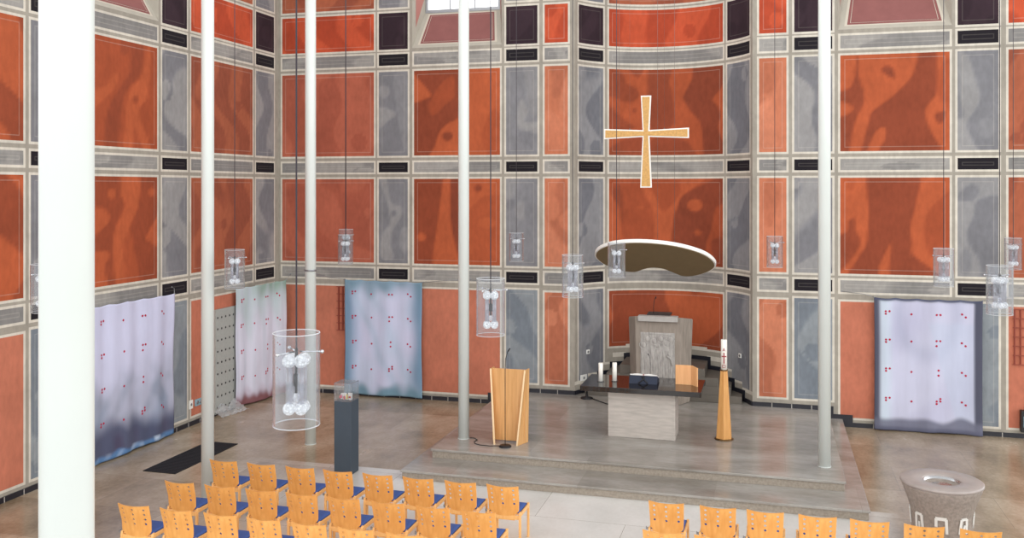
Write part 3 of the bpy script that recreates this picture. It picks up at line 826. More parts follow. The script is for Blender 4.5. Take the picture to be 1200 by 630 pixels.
# ------------------------------------------------------------------ pulpit
def pulpit():
    t = empty('stone_pulpit', (8.84, 0, 0.3), 0, 'grey stone pulpit with carved figures in the apse behind the altar', 'pulpit')
    b = MB()
    # plan rings: bottom z=0 and top
    bot = [(-.44,-.38),(.44,-.38),(.60,-.02),(.60,.04),(-.60,.04),(-.60,-.02)]
    top = [(-.47,-.42),(.47,-.42),(.66,0.0),(.66,.04),(-.66,.04),(-.66,0.0)]
    tz = [1.78,1.78,1.70,1.70,1.70,1.70]
    n = 6
    vs = [(x,y,0) for x,y in bot] + [(x,y,z) for (x,y),z in zip(top,tz)]
    b.add(vs, [tuple(reversed(range(n))), tuple(range(n,2*n))] + [(i,(i+1)%n,n+(i+1)%n,n+i) for i in range(n)])
    b.build('pulpit_body', M['pulpit_stone'], t, bevel=0.02)
    # carved relief: raised panel with a group of heads and robes
    r = MB()
    def fy(z): return -0.38 - 0.04*z/1.78
    def seg(x0, x1, z0, z1, d):
        r.hexa([(x0,fy(z0)-d,z0),(x1,fy(z0)-d,z0),(x1,fy(z0)+.02,z0),(x0,fy(z0)+.02,z0),(x0,fy(z1)-d,z1),(x1,fy(z1)-d,z1),(x1,fy(z1)+.02,z1),(x0,fy(z1)+.02,z1)])
    rr = random.Random(3)
    seg(-.355, .335, .10, 1.46, .006)
    for k in range(13):
        x = -.31 + .052*k + rr.uniform(-.012,.012)
        r.tube([(x+rr.uniform(-.012,.012), fy(z)-.004, z) for z in np.linspace(rr.uniform(.13,.3), rr.uniform(.95,1.20), 7)], rr.uniform(.008,.016), 6)
    for x, z in ((-.21,1.32),(-.08,1.29),(.05,1.33),(.17,1.25),(-.30,1.20),(.26,1.33),(-.01,1.20)):
        r.sphere((x, fy(z)-.004, z), .052, 12, 8, sq=(1,.30,1.15))
        r.tube([(x+.075*math.cos(a), fy(z)-.006, z+.085*math.sin(a)) for a in np.linspace(0,2*PI,14)], .008, 6)
    r.tube([(-.345,fy(.1)-.006,.14),(-.2,fy(.1)-.008,.10),(.1,fy(.1)-.008,.09),(.325,fy(.1)-.006,.15)], .016, 8)
    r.tube([(-.345,fy(.6)-.006,.2),(-.35,fy(.6)-.006,.7),(-.345,fy(1)-.006,1.2),(-.28,fy(1.4)-.006,1.42),(0,fy(1.4)-.006,1.44),(.27,fy(1.4)-.006,1.42),(.325,fy(1)-.006,1.2),(.33,fy(.6)-.006,.7),(.325,fy(.3)-.006,.2)], .010, 6)
    r.tube([(.28,fy(.9)-.006,.80),(.26,fy(.9)-.012,.93),(.17,fy(.9)-.008,1.00)], .022, 8)
    r.build('carved_relief', M['relief'], t)
    MB().box(-.40,.40,-.50,-.30,1.69,1.80).build('front_shelf', M['shelf_stone'], t, bevel=0.008)
    bd = MB(); bd.hexa([(-.24,-.34,1.80),(.24,-.34,1.80),(.24,.0,1.80),(-.24,.0,1.80),(-.24,-.34,1.815),(.24,-.34,1.815),(.24,.0,1.83),(-.24,.0,1.83)])
    bd.build('reading_board', M['black'], t)
    MB().tube([(-.11,-.25,1.82),(-.11,-.25,1.98),(-.10,-.25,2.08),(-.075,-.25,2.14)], .006, 8).cyl((-.075,-.25,2.13),(-.06,-.25,2.17),.011,n=10).build('gooseneck_microphone', M['black'], t)
pulpit()

# ------------------------------------------------------------------ altar and what stands on it
t = empty('altar', (8.86, -2.78, 0.3), 0, 'stone altar block under a black polished slab at the centre of the platform', 'altar')
MB().box(-.59,.59,-.30,.29,0,.825).build('stone_block', M['stone'], t, bevel=0.008)
MB().box(-1.05,1.05,-.52,.56,.825,.915).build('altar_slab', M['granite'], t, bevel=0.006)
AZ = 0.3+0.915
def candle(x, y, h, label):
    c = empty('altar_candle', (x, y, AZ), 0, label, 'candle', 'pillar candles on the altar')
    MB().lathe([(0,0),(.062,0),(.066,.012),(.058,.012),(.052,.006),(0,.006)], 24).build('glass_saucer', M['case'], c)
    MB().lathe([(0,.007),(.040,.007),(.040,h-.004),(.036,h),(.012,h-.006),(0,h-.006)], 24).build('wax_pillar', M['wax'], c)
    MB().cyl((0,0,h-.006),(0.002,0,h+.014),.002,n=6).build('wick', M['black'], c)
candle(8.10, -2.86, .335, 'white pillar candle on the altar slab, nearer its left end')
candle(8.335, -2.76, .335, 'white pillar candle on the altar slab, nearer the open book')
# book on a stand
s = empty('book_stand', (8.86, -2.72, AZ), 0, 'dark blue book stand on the altar below the open book', 'book stand')
b = MB(); b.hexa([(-.25,-.16,0),(.25,-.16,0),(.25,.18,0),(-.25,.18,0),(-.25,-.06,.13),(.25,-.06,.13),(.25,.20,.045),(-.25,.20,.045)])
b.build('sloped_board', M['navy'], s, bevel=0.006)
x = MB()
x.tube([(-.075,-.166,.014),(0,-.115,.075),(.02,-.075,.12)], .012, 6); x.tube([(.085,-.166,.014),(0.01,-.115,.075),(-.03,-.08,.118)], .012, 6)
x.build('crossed_brace', M['black'], s)
bk = empty('open_book', (8.86, -2.72, AZ), 0, 'open book with white pages lying on the altar book stand', 'book')
def pages(sgn):
    m = MB(); N = 8; vs = []
    for i in range(N+1):
        u = i/N; xx = sgn*(0.006+.235*u); hh = .02 + .018*math.sin(PI*min(1,u*1.1))*(1-u*.5)
        for (yy, zz) in ((-.065,.134),(.19,.050)):
            vs.append((xx,yy,zz)); vs.append((xx,yy-.004,zz+hh))
    fs = []
    for i in range(N):
        a = i*4; fs += [(a+1,a+5,a+7,a+3),(a,a+4,a+5,a+1),(a+2,a+3,a+7,a+6),(a,a+2,a+6,a+4)]
    fs += [(0,1,3,2),(N*4,N*4+2,N*4+3,N*4+1)]
    return m.add(vs, fs)
pages(-1).build('page_block', M['paper'], bk); pages(1).build('page_block', M['paper'], bk)
MB().hexa([(-.008,-.07,.133),(.008,-.07,.133),(.008,.195,.05),(-.008,.195,.05),(-.008,-.078,.162),(.008,-.078,.162),(.008,.19,.078),(-.008,.19,.078)]).build('ribbon', M['page_red'], bk)
g = empty('gooseneck_microphone', (8.94, -2.45, AZ), 0, 'thin black gooseneck microphone rising behind the open book on the altar', 'microphone')
MB().cyl((0,0,0),(0,0,.02),.04,n=16).build('base', M['black'], g)
MB().tube([(0,0,.02),(0,0,.30),(-.01,.0,.40),(-.03,0,.44)], .004, 6).cyl((-.03,0,.44),(-.045,0,.47),.009,n=8).build('gooseneck', M['black'], g)
f = empty('folding_screen', (9.62, -2.72, AZ), 0, 'orange wooden folded board standing on the right end of the altar slab', 'board')
MB().box(-.20,.075,-.012,.012,0,.345).build('front_leaf', M['folder'], f, bevel=0.003)
side = MB().hexa([(.075,-.012,0),(.185,-.15,0),(.203,-.135,0),(.09,.012,0),(.075,-.012,.345),(.185,-.15,.33),(.203,-.135,.33),(.09,.012,.345)])
side.build('side_leaf', M['folder'], f, bevel=0.003)
# cable box under the slab
cbx = empty('floor_stand', (7.34, -0.26, 0.3), 0, 'low black floor stand with cable on the floor beyond the left end of the altar', 'stand')
MB().lathe([(0,0),(.13,0),(.13,.018),(.035,.035),(.025,.10),(0,.10)], 24).build('foot', M['black'], cbx)
MB().tube([(.0,0,.10),(.01,0,.18),(.0,.0,.24)], .018, 8).build('stub', M['black'], cbx)
MB().tube([(.11,-.05,.02),(.28,-.2,.010),(.5,-.42,.010),(.75,-.62,.010),(1.05,-.75,.010)], .010, 6).build('cable', M['black'], cbx)

# ------------------------------------------------------------------ paschal candle
pc = empty('candle_stand', (10.26, -2.72, 0.3), 0, 'tall tapering wooden candle stand on a bronze foot right of the altar', 'candle stand')
MB().lathe([(0,0),(.165,0),(.165,.014),(.15,.022),(0,.022)], 36).build('bronze_foot', M['bronze'], pc)
b = MB(); n = 6; r0, r1, hz = .150, .070, 1.20
vs = [(r0*math.cos(2*PI*i/n+PI/2), r0*math.sin(2*PI*i/n+PI/2), .022) for i in range(n)] + [(r1*math.cos(2*PI*i/n+PI/2), r1*math.sin(2*PI*i/n+PI/2), hz) for i in range(n)]
b.add(vs, [tuple(reversed(range(n))), tuple(range(n,2*n))]+[(i,(i+1)%n,n+(i+1)%n,n+i) for i in range(n)])
b.build('hexagonal_shaft', M['candle_stand'], pc, bevel=0.006)
MB().lathe([(.056,hz),(.066,hz),(.070,hz+.02),(.056,hz+.02)], 24, close=True).build('collar', M['bronze'], pc)
k = empty('paschal_candle', (10.26, -2.72, 0.3+hz), 0, 'tall white candle with red cross and letters standing in the tapering wooden stand', 'candle')
RC = .053
wax = MB().lathe([(0,0),(RC,0),(RC,.535),(RC-.006,.545),(.01,.535),(0,.535)], 32).build('wax_pillar', M['wax'], k)
MB().cyl((0,0,.53),(.002,0,.56),.0025,n=6).build('wick', M['black'], wax)
def wrap(name, polys):
    m = MB()
    a0 = math.atan2(-16.72, 0.81)
    for x0, x1, z0, z1, sh in polys:
        N = 4; vs = []
        for i in range(N+1):
            u = x0+(x1-x0)*i/N
            for r, zz in ((RC+.0005,z0+sh*0),(RC+.003,z0),(RC+.003,z1),(RC+.0005,z1)):
                off = sh if zz == z1 else 0
                a = a0 + (u+off)/RC
                vs.append((r*math.cos(a), r*math.sin(a), zz))
        fs = []
        for i in range(N):
            b4 = i*4; fs += [(b4+1,b4+5,b4+6,b4+2),(b4,b4+4,b4+5,b4+1),(b4+2,b4+6,b4+7,b4+3)]
        m.add(vs, fs)
    return m.build(name, M['red_paint'], wax)
wrap('red_cross', [(-.009,.009,.13,.32,0), (-.040,.040,.245,.263,0), (-.044,-.036,.24,.268,0), (.036,.044,.24,.268,0)])
wrap('letter_alpha', [(-.026,-.016,.345,.40,.022), (.014,.024,.345,.40,-.022), (-.014,.014,.360,.368,0)])
wrap('letter_omega', [(-.026,-.006,.055,.063,0), (.006,.026,.055,.063,0), (-.014,-.006,.063,.072,-.012), (.006,.014,.063,.072,.012), (-.028,-.020,.072,.098,0), (.020,.028,.072,.098,0), (-.026,-.012,.098,.108,.006), (.012,.026,.098,.108,-.006), (-.016,.016,.104,.112,0)])

# ------------------------------------------------------------------ lectern, microphone stand
l = empty('lectern', (6.68, -3.98, 0.3), 0, 'light oak lectern with slanting side boards at the left of the platform', 'lectern')
HL = 1.27
b = MB(); b.hexa([(-.29,.05,.03),(.29,.05,.03),(.29,.075,.03),(-.29,.075,.03),(-.30,.03,HL),(.30,.03,HL),(.30,.055,HL),(-.30,.055,HL)])
b.build('front_panel', M['oak'], l, bevel=0.003)
for sx in (-1, 1):
    w = MB()
    # board running from the back outer corner at the foot to a forward inner toe, flush at the top
    A = [(sx*.300,.16,0),(sx*.19,-.13,0),(sx*.212,-.14,0),(sx*.322,.16,0)]
    B = [(sx*.305,.22,HL-.01),(sx*.295,-.005,HL),(sx*.318,-.01,HL),(sx*.328,.22,HL-.01)]
    w.hexa(A+B)
    w.build('side_board', M['oak'], l, bevel=0.003)
    e = MB()
    e.hexa([(sx*.186,-.135,0),(sx*.188,-.150,0),(sx*.214,-.152,0),(sx*.214,-.138,0),(sx*.292,-.008,HL),(sx*.292,-.020,HL),(sx*.320,-.022,HL),(sx*.320,-.010,HL)])
    e.build('edge_lipping', M['oak_edge'], l)
b = MB(); b.hexa([(-.29,.03,HL-.02),(.29,.03,HL-.02),(.29,.36,HL-.14),(-.29,.36,HL-.14),(-.29,.03,HL),(.29,.03,HL),(.29,.36,HL-.12),(-.29,.36,HL-.12)])
b.build('reading_top', M['oak'], l)
ms = empty('microphone_stand', (6.70, -4.22, 0.3), 0, 'thin black microphone stand on a round foot before the lectern', 'microphone stand')
MB().lathe([(0,0),(.105,0),(.108,.012),(.09,.03),(.02,.036),(0,.036)], 28).build('round_foot', M['black'], ms)
MB().tube([(0,0,.03),(0,0,1.30),(0.005,.02,1.50),(.03,.06,1.62)], .0065, 8).build('rod', M['black'], ms)
MB().cyl((.03,.06,1.61),(.055,.10,1.655),.012,n=10).build('microphone', M['black'], ms)
MB().tube([(-.10,0,.010),(-.26,-.04,.007),(-.44,-.03,.007),(-.56,.04,.007),(-.60,.15,.007),(-.58,.26,.007),(-.66,.36,.007),(-.78,.36,.007)], .006, 6).build('cable', M['black'], ms)

# ------------------------------------------------------------------ display plinth
pd = empty('display_plinth', (4.29, -5.34, 0), 0, 'dark grey square plinth standing behind the left chair block', 'plinth')
MB().box(-.15,.15,-.15,.15,0,1.20).build('plinth_body', M['charcoal'], pd, bevel=0.004)
cv = MB()
w = .147; th_ = .004
for x0,x1,y0,y1 in ((-w,w,-w,-w+th_),(-w,w,w-th_,w),(-w,-w+th_,-w+th_,w-th_),(w-th_,w,-w+th_,w-th_)): cv.box(x0,x1,y0,y1,1.20,1.49)
cv.box(-w,w,-w,w,1.49,1.494)
cover = cv.build('clear_cover', M['case'], pd)
ed = MB()
for sx in (-1,1):
    for sy in (-1,1): ed.box(sx*w-.003,sx*w+.003,sy*w-.003,sy*w+.003,1.20,1.494)
    ed.box(-w,w,sx*w-.002,sx*w+.002,1.490,1.496); ed.box(sx*w-.002,sx*w+.002,-w,w,1.490,1.496)
ed.build('cover_edges', M['rod_glass'], cover)
ob = empty('small_sculpture', (4.29, -5.34, 1.20), 0, 'small white and red object under the clear cover on the plinth', 'sculpture')
q = MB(); rr = random.Random(5)
for i in range(6):
    x = -.085 + .034*i; h = rr.uniform(.075,.115)
    q.box(x-.014, x+.014, -.02+rr.uniform(-.02,.02), .02, 0.001, h, 0)
q.build('white_blocks', M['white'], ob, bevel=0.003)
q = MB()
for i, x in enumerate((-.095,-.07,-.02,.03,.075,.09)):
    q.box(x-.011, x+.011, -.052, -.038, rr.uniform(.01,.05), rr.uniform(.06,.10), (0,1,0,2,0,0)[i])
q.build('red_patches', [M['red_label'], M['pink'], M['yellow']], ob)

# ------------------------------------------------------------------ baptismal font
fo = empty('baptismal_font', (13.17, -6.43, 0), 0, 'round grey stone font with flared rim behind the right row of chairs', 'font')
fb = MB(); fb.lathe([(0,0),(.36,0),(.355,.35),(.365,.52),(.385,.62),(.425,.74),(.478,.88),(.485,.915),(0.3,.915),(.225,.915),(0,.84)], 56)
fb.build('font_body', M['font_stone'], fo)
MB().lathe([(.225,.86),(.225,.945),(.235,.952),(.485,.952),(.497,.944),(.497,.918),(.485,.913)], 56).build('rim', M['font_top'], fo)
MB().lathe([(0,.868),(.10,.870),(.185,.885),(.215,.915),(.222,.935),(.217,.935),(.208,.912),(.18,.893),(.10,.878),(0,.876)], 48).build('basin', M['steel'], fo)
inl = []
for a_deg, kind in ((-143,0),(-100,1),(-57,2),(-14,1),(-186,2)):
    m = MB(); a0 = math.radians(a_deg)
    def pt(u, z, r):
        a = a0 + u/.36; return (r*math.cos(a), r*math.sin(a), z)
    def rad(z): return .357 + .022*max(0,(z-.35))/.27
    def bar(p, q, wd=.016):
        # bar between two (u,z) points on the round body
        (u0,z0),(u1,z1) = p, q; L = math.hypot(u1-u0, z1-z0); nx, nz = -(z1-z0)/L*wd, (u1-u0)/L*wd
        cs = [(u0+nx,z0+nz),(u0-nx,z0-nz),(u1-nx,z1-nz),(u1+nx,z1+nz)]
        m.hexa([pt(u,z,rad(z)+.001) for u,z in cs]+[pt(u,z,rad(z)+.012) for u,z in cs])
    W = .05; zb, zt = .38, .565
    if kind == 0: bar((-W,zb),(-W*.8,zt)); bar((W,zb),(W*.8,zt)); bar((-W*.8,zt),(W*.8,zt)); bar((-W,zb),(W,zb)); bar((0,.40),(0.0,.47),.012)
    elif kind == 1: bar((-W*1.2,zt),(W*1.2,zt),.02); bar((W*1.1,zt),(W*1.3,zb)); bar((-W*1.1,zt),(-W*1.1,.46))
    else: bar((-W,zb),(-W*.7,zt)); bar((-W*.7,zt),(W*.8,zt)); bar((W*.8,zt),(W,zb)); bar((0,.44),(.02,.49),.016)
    m.build('white_inlay', M['white_inlay'], fo)

# ------------------------------------------------------------------ floor grate
gm = empty('floor_mat', (1.32, -5.27, 0), 0, 'long black mat on the floor along the left wall', 'mat')
MB().box(-.31,.31,-.93,.93,0.0,.012).build('mat_base', M['black_mat'], gm)
r = MB()
for i in range(30): r.box(-.29,.29,-.90+i*.06,-.872+i*.06,.012,.017)
r.build('mat_ribs', M['black_mat'], gm)

# ------------------------------------------------------------------ banners
def vnoise(seed, U, V, fu, fv):
    r = random.Random(seed); g = np.zeros_like(U)
    for k in range(7):
        a = r.uniform(.4,1.6)*fu; b = r.uniform(.4,1.6)*fv
        g += np.sin(2*PI*(a*U*(1 if r.random()<.5 else -1) + b*V + r.random()))/7
    return g*1.6
def mix(a, b, t): t = np.clip(t, 0, 1)[..., None]; return a*(1-t)+b*t
def sst(x, a, b): t = np.clip((x-a)/(b-a), 0, 1); return t*t*(3-2*t)

LAV = C(206,208,234); ICE = C(190,204,226)
def dye_left(U, V):
    n = vnoise(1, U, V, .8, .9); n2 = vnoise(2, U, V, 3.5, 1.2); n3 = vnoise(21, U, V, 5, 5)
    c = np.broadcast_to(LAV, U.shape+(3,)).copy()
    c = mix(c, C(176,180,200), sst(V + .10*n, .36, .62)*.8)
    c = mix(c, C(138,148,168), np.clip(.3+vnoise(3,U,V,2,2.2)+.4*n3,0,1)*sst(V,.38,.62)*.75)
    c = mix(c, C(118,146,176), np.clip(vnoise(31,U,V,2.5,1.5),0,1)*sst(V,.55,.8)*.8)
    c = mix(c, C(78,82,108), sst(V + .07*n + .04*n2, .70, .90)*.92)
    c = mix(c, C(84,76,100), np.clip(n2,0,1)*sst(V,.82,.9)*.7)
    c = mix(c, C(96,136,184), sst(V + .015*n2, .955, .98)*.9)
    c = mix(c, C(190,208,230), np.clip(n3*1.5,0,1)*sst(V,.955,.97))
    return c
def dye_second(U, V):
    n = vnoise(4, U, V, 2.5, .8); n2 = vnoise(5, U, V, 5, .6)
    c = np.broadcast_to(C(216,216,232), U.shape+(3,)).copy()
    c = mix(c, C(186,202,206), (1-sst(V+.12*n, .08, .42))*.9)
    c = mix(c, C(138,164,150), (1-sst(V+.05*n, .0, .14))*sst(U,.15,.6)*.9)
    c = mix(c, C(190,196,210), np.clip(n2,0,1)*.5)
    c = mix(c, C(190,178,194), sst(V+.06*n, .84, .93)*.7)
    c = mix(c, C(134,92,96), sst(V+.03*n+.02*n2, .90, .97))
    return c
def dye_back(U, V):
    n = vnoise(6, U, V, 1.3, 1.3); n2 = vnoise(7, U, V, 3, 2.5)
    c = np.broadcast_to(LAV, U.shape+(3,)).copy()
    c = mix(c, ICE, np.clip(.5+n,0,1)*.6)
    e = np.maximum(1-sst(U+.04*n, .02, .24), sst(U+.04*n, .78, 1.0))
    c = mix(c, C(112,148,176), e*.9)
    fold_shade = U*.9 - V*.55 + .06*n
    c = mix(c, C(170,190,212), np.exp(-((fold_shade-.05)/.07)**2)*.55 + np.exp(-((fold_shade-.30)/.05)**2)*.35)  # diagonal fold shading painted into the cloth colour
    c = mix(c, C(118,150,168), np.maximum((1-sst(V+.05*n2,.0,.17))*.85, sst(V+.05*n2,.87,.99)))
    return c
def dye_right(U, V):
    n = vnoise(8, U, V, 1.2, 1.4); n2 = vnoise(9, U, V, 3, 0.1)
    c = np.broadcast_to(C(196,198,220), U.shape+(3,)).copy()
    c = mix(c, C(180,180,206), np.clip(n,0,1)*.8)
    c = mix(c, C(168,172,196), np.exp(-((np.hypot((U-.5)*1.1,(V-.12)*1.0)-.30)/.07)**2)*.5)
    tri = sst(U - .62 + (.5-V)*.35, -.02, .02)*sst(V,.15,.2)
    c = mix(c, C(186,196,218), tri*.5)
    c = mix(c, C(198,212,226), sst(U,.04,.06)*(1-sst(U,.10,.2))*.8)
    e = np.maximum(1-sst(U, .030, .075), sst(U, .915, .94))
    c = mix(c, C(86,88,104), e)
    c = mix(c, C(108,110,128), sst(V + .03*n2, .885, .93)*.9)
    c = mix(c, C(96,98,118), sst(V, .955, .985))
    c = mix(c, C(80,84,104), 1-sst(V, .008, .028))
    return c
# raised dot cells, four columns by four rows: (column offset, row offset) in half cell units
CELLS = [[[(-1,-1),(1,-1),(-1,0)], [(0,0)], [(-1,0),(1,0)], [(-1,-.5),(1,.5)]],
         [[(-1,-1),(1,-1),(-1,0)], [(0,-.5)], [(-1,-1),(1,-1),(-1,1)], [(-1,-.5),(1,.5)]],
         [[(-1,-1),(1,-1),(-1,0)], [(0,0)], [(0,-1),(0,1)], [(-1,-.5),(1,.5)]],
         [[(-1,-1),(1,-1),(-1,0)], [(0,0)], [(1,-1.5),(-1,-.5),(1,-.5),(-1,.5)], [(-1,-.5),(1,.5)]]]
def banner(name, p0, p1, ztl, ztr, zb, normal, dye, seed, label, cords, amp=.018, sag=.0):
    """p0 -> p1 along the wall left to right; hangs from a cord"""
    p0 = Vector((*p0, 0)); p1 = Vector((*p1, 0)); nrm = Vector((*normal, 0)); ex = p1 - p0; W = ex.length
    mid = (p0+p1)/2
    root = empty(name, mid, 0, label, 'banner', 'dyed cloth banners with red dots')
    nu, nv = 72, 84
    U, V = np.meshgrid(np.linspace(0,1,nu+1), np.linspace(0,1,nv+1), indexing='ij')
    r = random.Random(seed); ph = [r.random()*6.28 for _ in range(6)]
    D = amp*(np.sin(U*W*7+ph[0]+.6*np.sin(V*2+ph[1]))*(.75+.25*V) + .5*np.sin(U*W*15+ph[2]+V*1.5)) + .010*np.sin(V*9+ph[3]+U*4)
    top = ztl + (ztr-ztl)*U - .018*np.abs(np.sin(U*PI*5))
    # pinched top corners
    wz = 1 - .012*np.sin(PI*V)
    XX = (U-.5)*wz; Zt = top*(1-V) + (zb + .006*np.sin(U*9+ph[4]))*V
    P = np.stack([ex.x*XX + nrm.x*D, ex.y*XX + nrm.y*D, Zt], axis=-1)
    b = MB()
    idx = lambda i, j: i*(nv+1)+j
    b.add(P.reshape(-1,3).tolist(), [(idx(i,j),idx(i+1,j),idx(i+1,j+1),idx(i,j+1)) for i in range(nu) for j in range(nv)], 0, True)
    ncl = len(b.f)
    def at(u, v):
        fu, fv = u*nu, v*nv; i, j = min(nu-1,int(fu)), min(nv-1,int(fv)); a, c = fu-i, fv-j
        q = P[i,j]*(1-a)*(1-c)+P[i+1,j]*a*(1-c)+P[i,j+1]*(1-a)*c+P[i+1,j+1]*a*c
        return Vector(q)
    rad = .021; Hh = (ztl+ztr)/2 - zb
    for ri, v0 in enumerate((.115,.33,.55,.772)):
        for ci, u0 in enumerate((.125,.35,.60,.835)):
            for du, dv in CELLS[ri][ci]:
                u = u0 + du*.034/W; v = v0 + dv*.048/Hh
                pts = []
                for k in range(8):
                    a = 2*PI*k/8
                    pts.append(at(u+rad*math.cos(a)/W, v+rad*math.sin(a)/Hh) + nrm*.005)
                b.add(pts, [tuple(range(8))], 1)
    me = bpy.data.meshes.new('cloth'); me.from_pydata([tuple(v) for v in b.v], [], b.f)
    me.materials.append(M['cloth']); me.materials.append(M['dot'])
    me.polygons.foreach_set('material_index', b.m); me.polygons.foreach_set('use_smooth', b.s)
    colr = dye(U, V).reshape(-1,3)
    full = np.ones((len(b.v),4)); full[:len(colr),:3] = colr; full[len(colr):,:3] = lin(176,30,66)
    ca = me.color_attributes.new('pigment', 'FLOAT_COLOR', 'POINT'); ca.data.foreach_set('color', full.ravel())
    me.update()
    o = bpy.data.objects.new('cloth', me); COL.objects.link(o); o.parent = root
    sol = o.modifiers.new('hem', 'SOLIDIFY'); sol.thickness = .003; sol.offset = -1
    for pts in cords:
        w = MB(); w.tube([Vector(p)-mid for p in pts], .006, 6)
        for p in (pts[0], pts[-1]): w.sphere(Vector(p)-mid, .016, 8, 6)
        w.build('cord', M['grey_metal'], root)
    return root
banner('banner', (0.10,-6.32), (0.10,-4.08), 2.70, 2.69, -0.0+.03, (1,0), dye_left, 11, 'lavender banner turning dark blue at its foot, left wall beside the thick near column',
       [[(.10,-4.08,2.69),(.06,-4.03,2.78),(.0,-4.02,2.80)],[(.10,-6.32,2.70),(.06,-6.37,2.78),(.0,-6.38,2.80)]])
banner('banner', (0.10,-1.98), (0.36,-.30), 2.56, 2.60, .03, (1,0.0), dye_second, 12, 'pale banner with green top and reddish hem by the left corner',
       [[(.36,-.30,2.60),(.36,-.15,2.68),(.30,0,2.70)],[(.10,-1.98,2.56),(.05,-2.05,2.64),(.0,-2.06,2.66)]])
banner('banner', (1.74,-.13), (3.62,-.13), 2.63, 2.61, .05, (0,-1), dye_back, 13, 'lavender banner with teal blue edges on the back wall',
       [[(1.74,-.13,2.63),(2.05,-1.6,2.82),(2.72,-3.90,3.19),(2.81,-3.95,3.19)],[(3.62,-.13,2.61),(4.2,-.06,2.66),(4.7,0,2.70)]])
banner('banner', (12.98,-.13), (14.90,-.13), 2.58, 2.57, .02, (0,-1), dye_right, 14, 'white banner with dark grey borders on the back wall right of the platform',
       [[(12.98,-.13,2.58),(12.80,-.10,2.63),(12.4,0,2.66)],[(14.90,-.13,2.57),(15.3,-.10,2.64),(15.9,-.0,2.72)]], amp=.022)

# ------------------------------------------------------------------ small things along the walls
pg = empty('perforated_board', (0.02, -2.2, 0), 0, 'grey perforated board on the left wall, partly behind the second banner', 'board')
b = MB(); b.box(0,.035,-.45,.55,.04,2.19,0)
for i in range(7):
    for j in range(9):
        y = -.37+.145*i; z = .16+.232*j
        b.cyl((.0345,y,z),(.037,y,z),.023,n=10,mat=1)
b.build('board', [M['perforated'], M['black']], pg)
sh = MB(); rr = random.Random(9); N = 14; vs = []
for i in range(N+1):
    for j in range(N+1):
        u, v = i/N, j/N
        vs.append((.10+.34*u*(.6+.4*v)+rr.uniform(-.02,.02), -2.75+.75*v+rr.uniform(-.02,.02), .012+max(0,(1-u*1.3))*.22*(.4+.6*math.sin(v*5)**2)+rr.uniform(0,.05)))
sh.add(vs, [(i*(N+1)+j,(i+1)*(N+1)+j,(i+1)*(N+1)+j+1,i*(N+1)+j+1) for i in range(N) for j in range(N)], 0, False)
tag(sh.build('plastic_sheet', M['sheet']), 'crumpled clear plastic sheet on the floor below the perforated board', 'sheet')

def outlet(p, rz, label, w=.09, h=.09):
    o = empty('wall_socket', p, rz, label, 'socket')
    MB().box(-w/2,w/2,-.018,0,-h/2,h/2).build('cover_plate', M['white'], o, bevel=0.004)
    m = MB(); m.lathe([(0,0),(.028,0),(.028,.003),(0,.003)], 20)
    m.v = [(x,-.0185-z,y) for x,y,z in m.v]; m.build('socket_insert', M['grey_metal'], o)
outlet((0,-3.42,.42), PI/2, 'white wall socket low on the left wall beside the connection panel', .11, .17)
a = -56; outlet((APX+APR*.999*math.sin(math.radians(a)), APY+APR*.999*math.cos(math.radians(a)), 1.16), -math.radians(a), 'white wall socket in the left grey field of the apse')
a = 53.5; outlet((APX+APR*.999*math.sin(math.radians(a)), APY+APR*.999*math.cos(math.radians(a)), 1.22), -math.radians(a), 'white wall socket in the right grey field of the apse')
a = -60; outlet((APX+APR*.998*math.sin(math.radians(a)), APY+APR*.998*math.cos(math.radians(a)), .62), -math.radians(a), 'white socket box above the skirting behind the left end of the altar', .20, .13)
cp = empty('connection_panel', (0,-3.13,.42), PI/2, 'pale blue connection panel low on the left wall beside the white socket', 'panel')
MB().box(-.16,.16,-.03,0,-.065,.065).build('panel_plate', M['teal'], cp, bevel=0.004)
for k in range(3):
    m = MB(); m.lathe([(0,0),(.036,0),(.036,.006),(0,.006)], 20); m.v = [(x+(-.1+.1*k),-.0305-z,y) for x,y,z in m.v]
    m.build('connector', M['grey_metal'], cp)

def hymn_board(x, w, z0, z1, label):
    h = empty('hymn_board', (x, -.02, z0), 0, label, 'hymn board', 'red rail hymn boards')
    for k, xx in enumerate((.0, .10)): MB().box(xx-.010,xx+.010,-.02,.02,0,z1-z0).build('upright', M['board_red'], h)
    for k in range(7):
        zz = (z1-z0)*k/6
        MB().box(-.04,w,-.035,-.02,zz-.008,zz+.008).build('rail', M['board_red'], h)
hymn_board(1.54, .55, 1.46, 2.45, 'red brown rail hymn board beside the back wall banner')
hymn_board(15.47, .75, 1.38, 2.42, 'red brown rail hymn board at the right edge')
fb_ = empty('wall_case', (15.72, 0, .14), 0, 'small black case with pale front low on the right wall', 'case')
MB().box(-.17,.17,-.16,-.022,0,.40).build('case_body', M['black'], fb_, bevel=0.01)
MB().box(-.13,.13,-.166,-.158,.10,.30).build('front_plate', M['teal'], fb_)
MB().tube([(-.10,-.09,.39),(-.10,-.09,.45),(.10,-.09,.45),(.10,-.09,.39)], .012, 8).build('handle', M['black'], fb_)

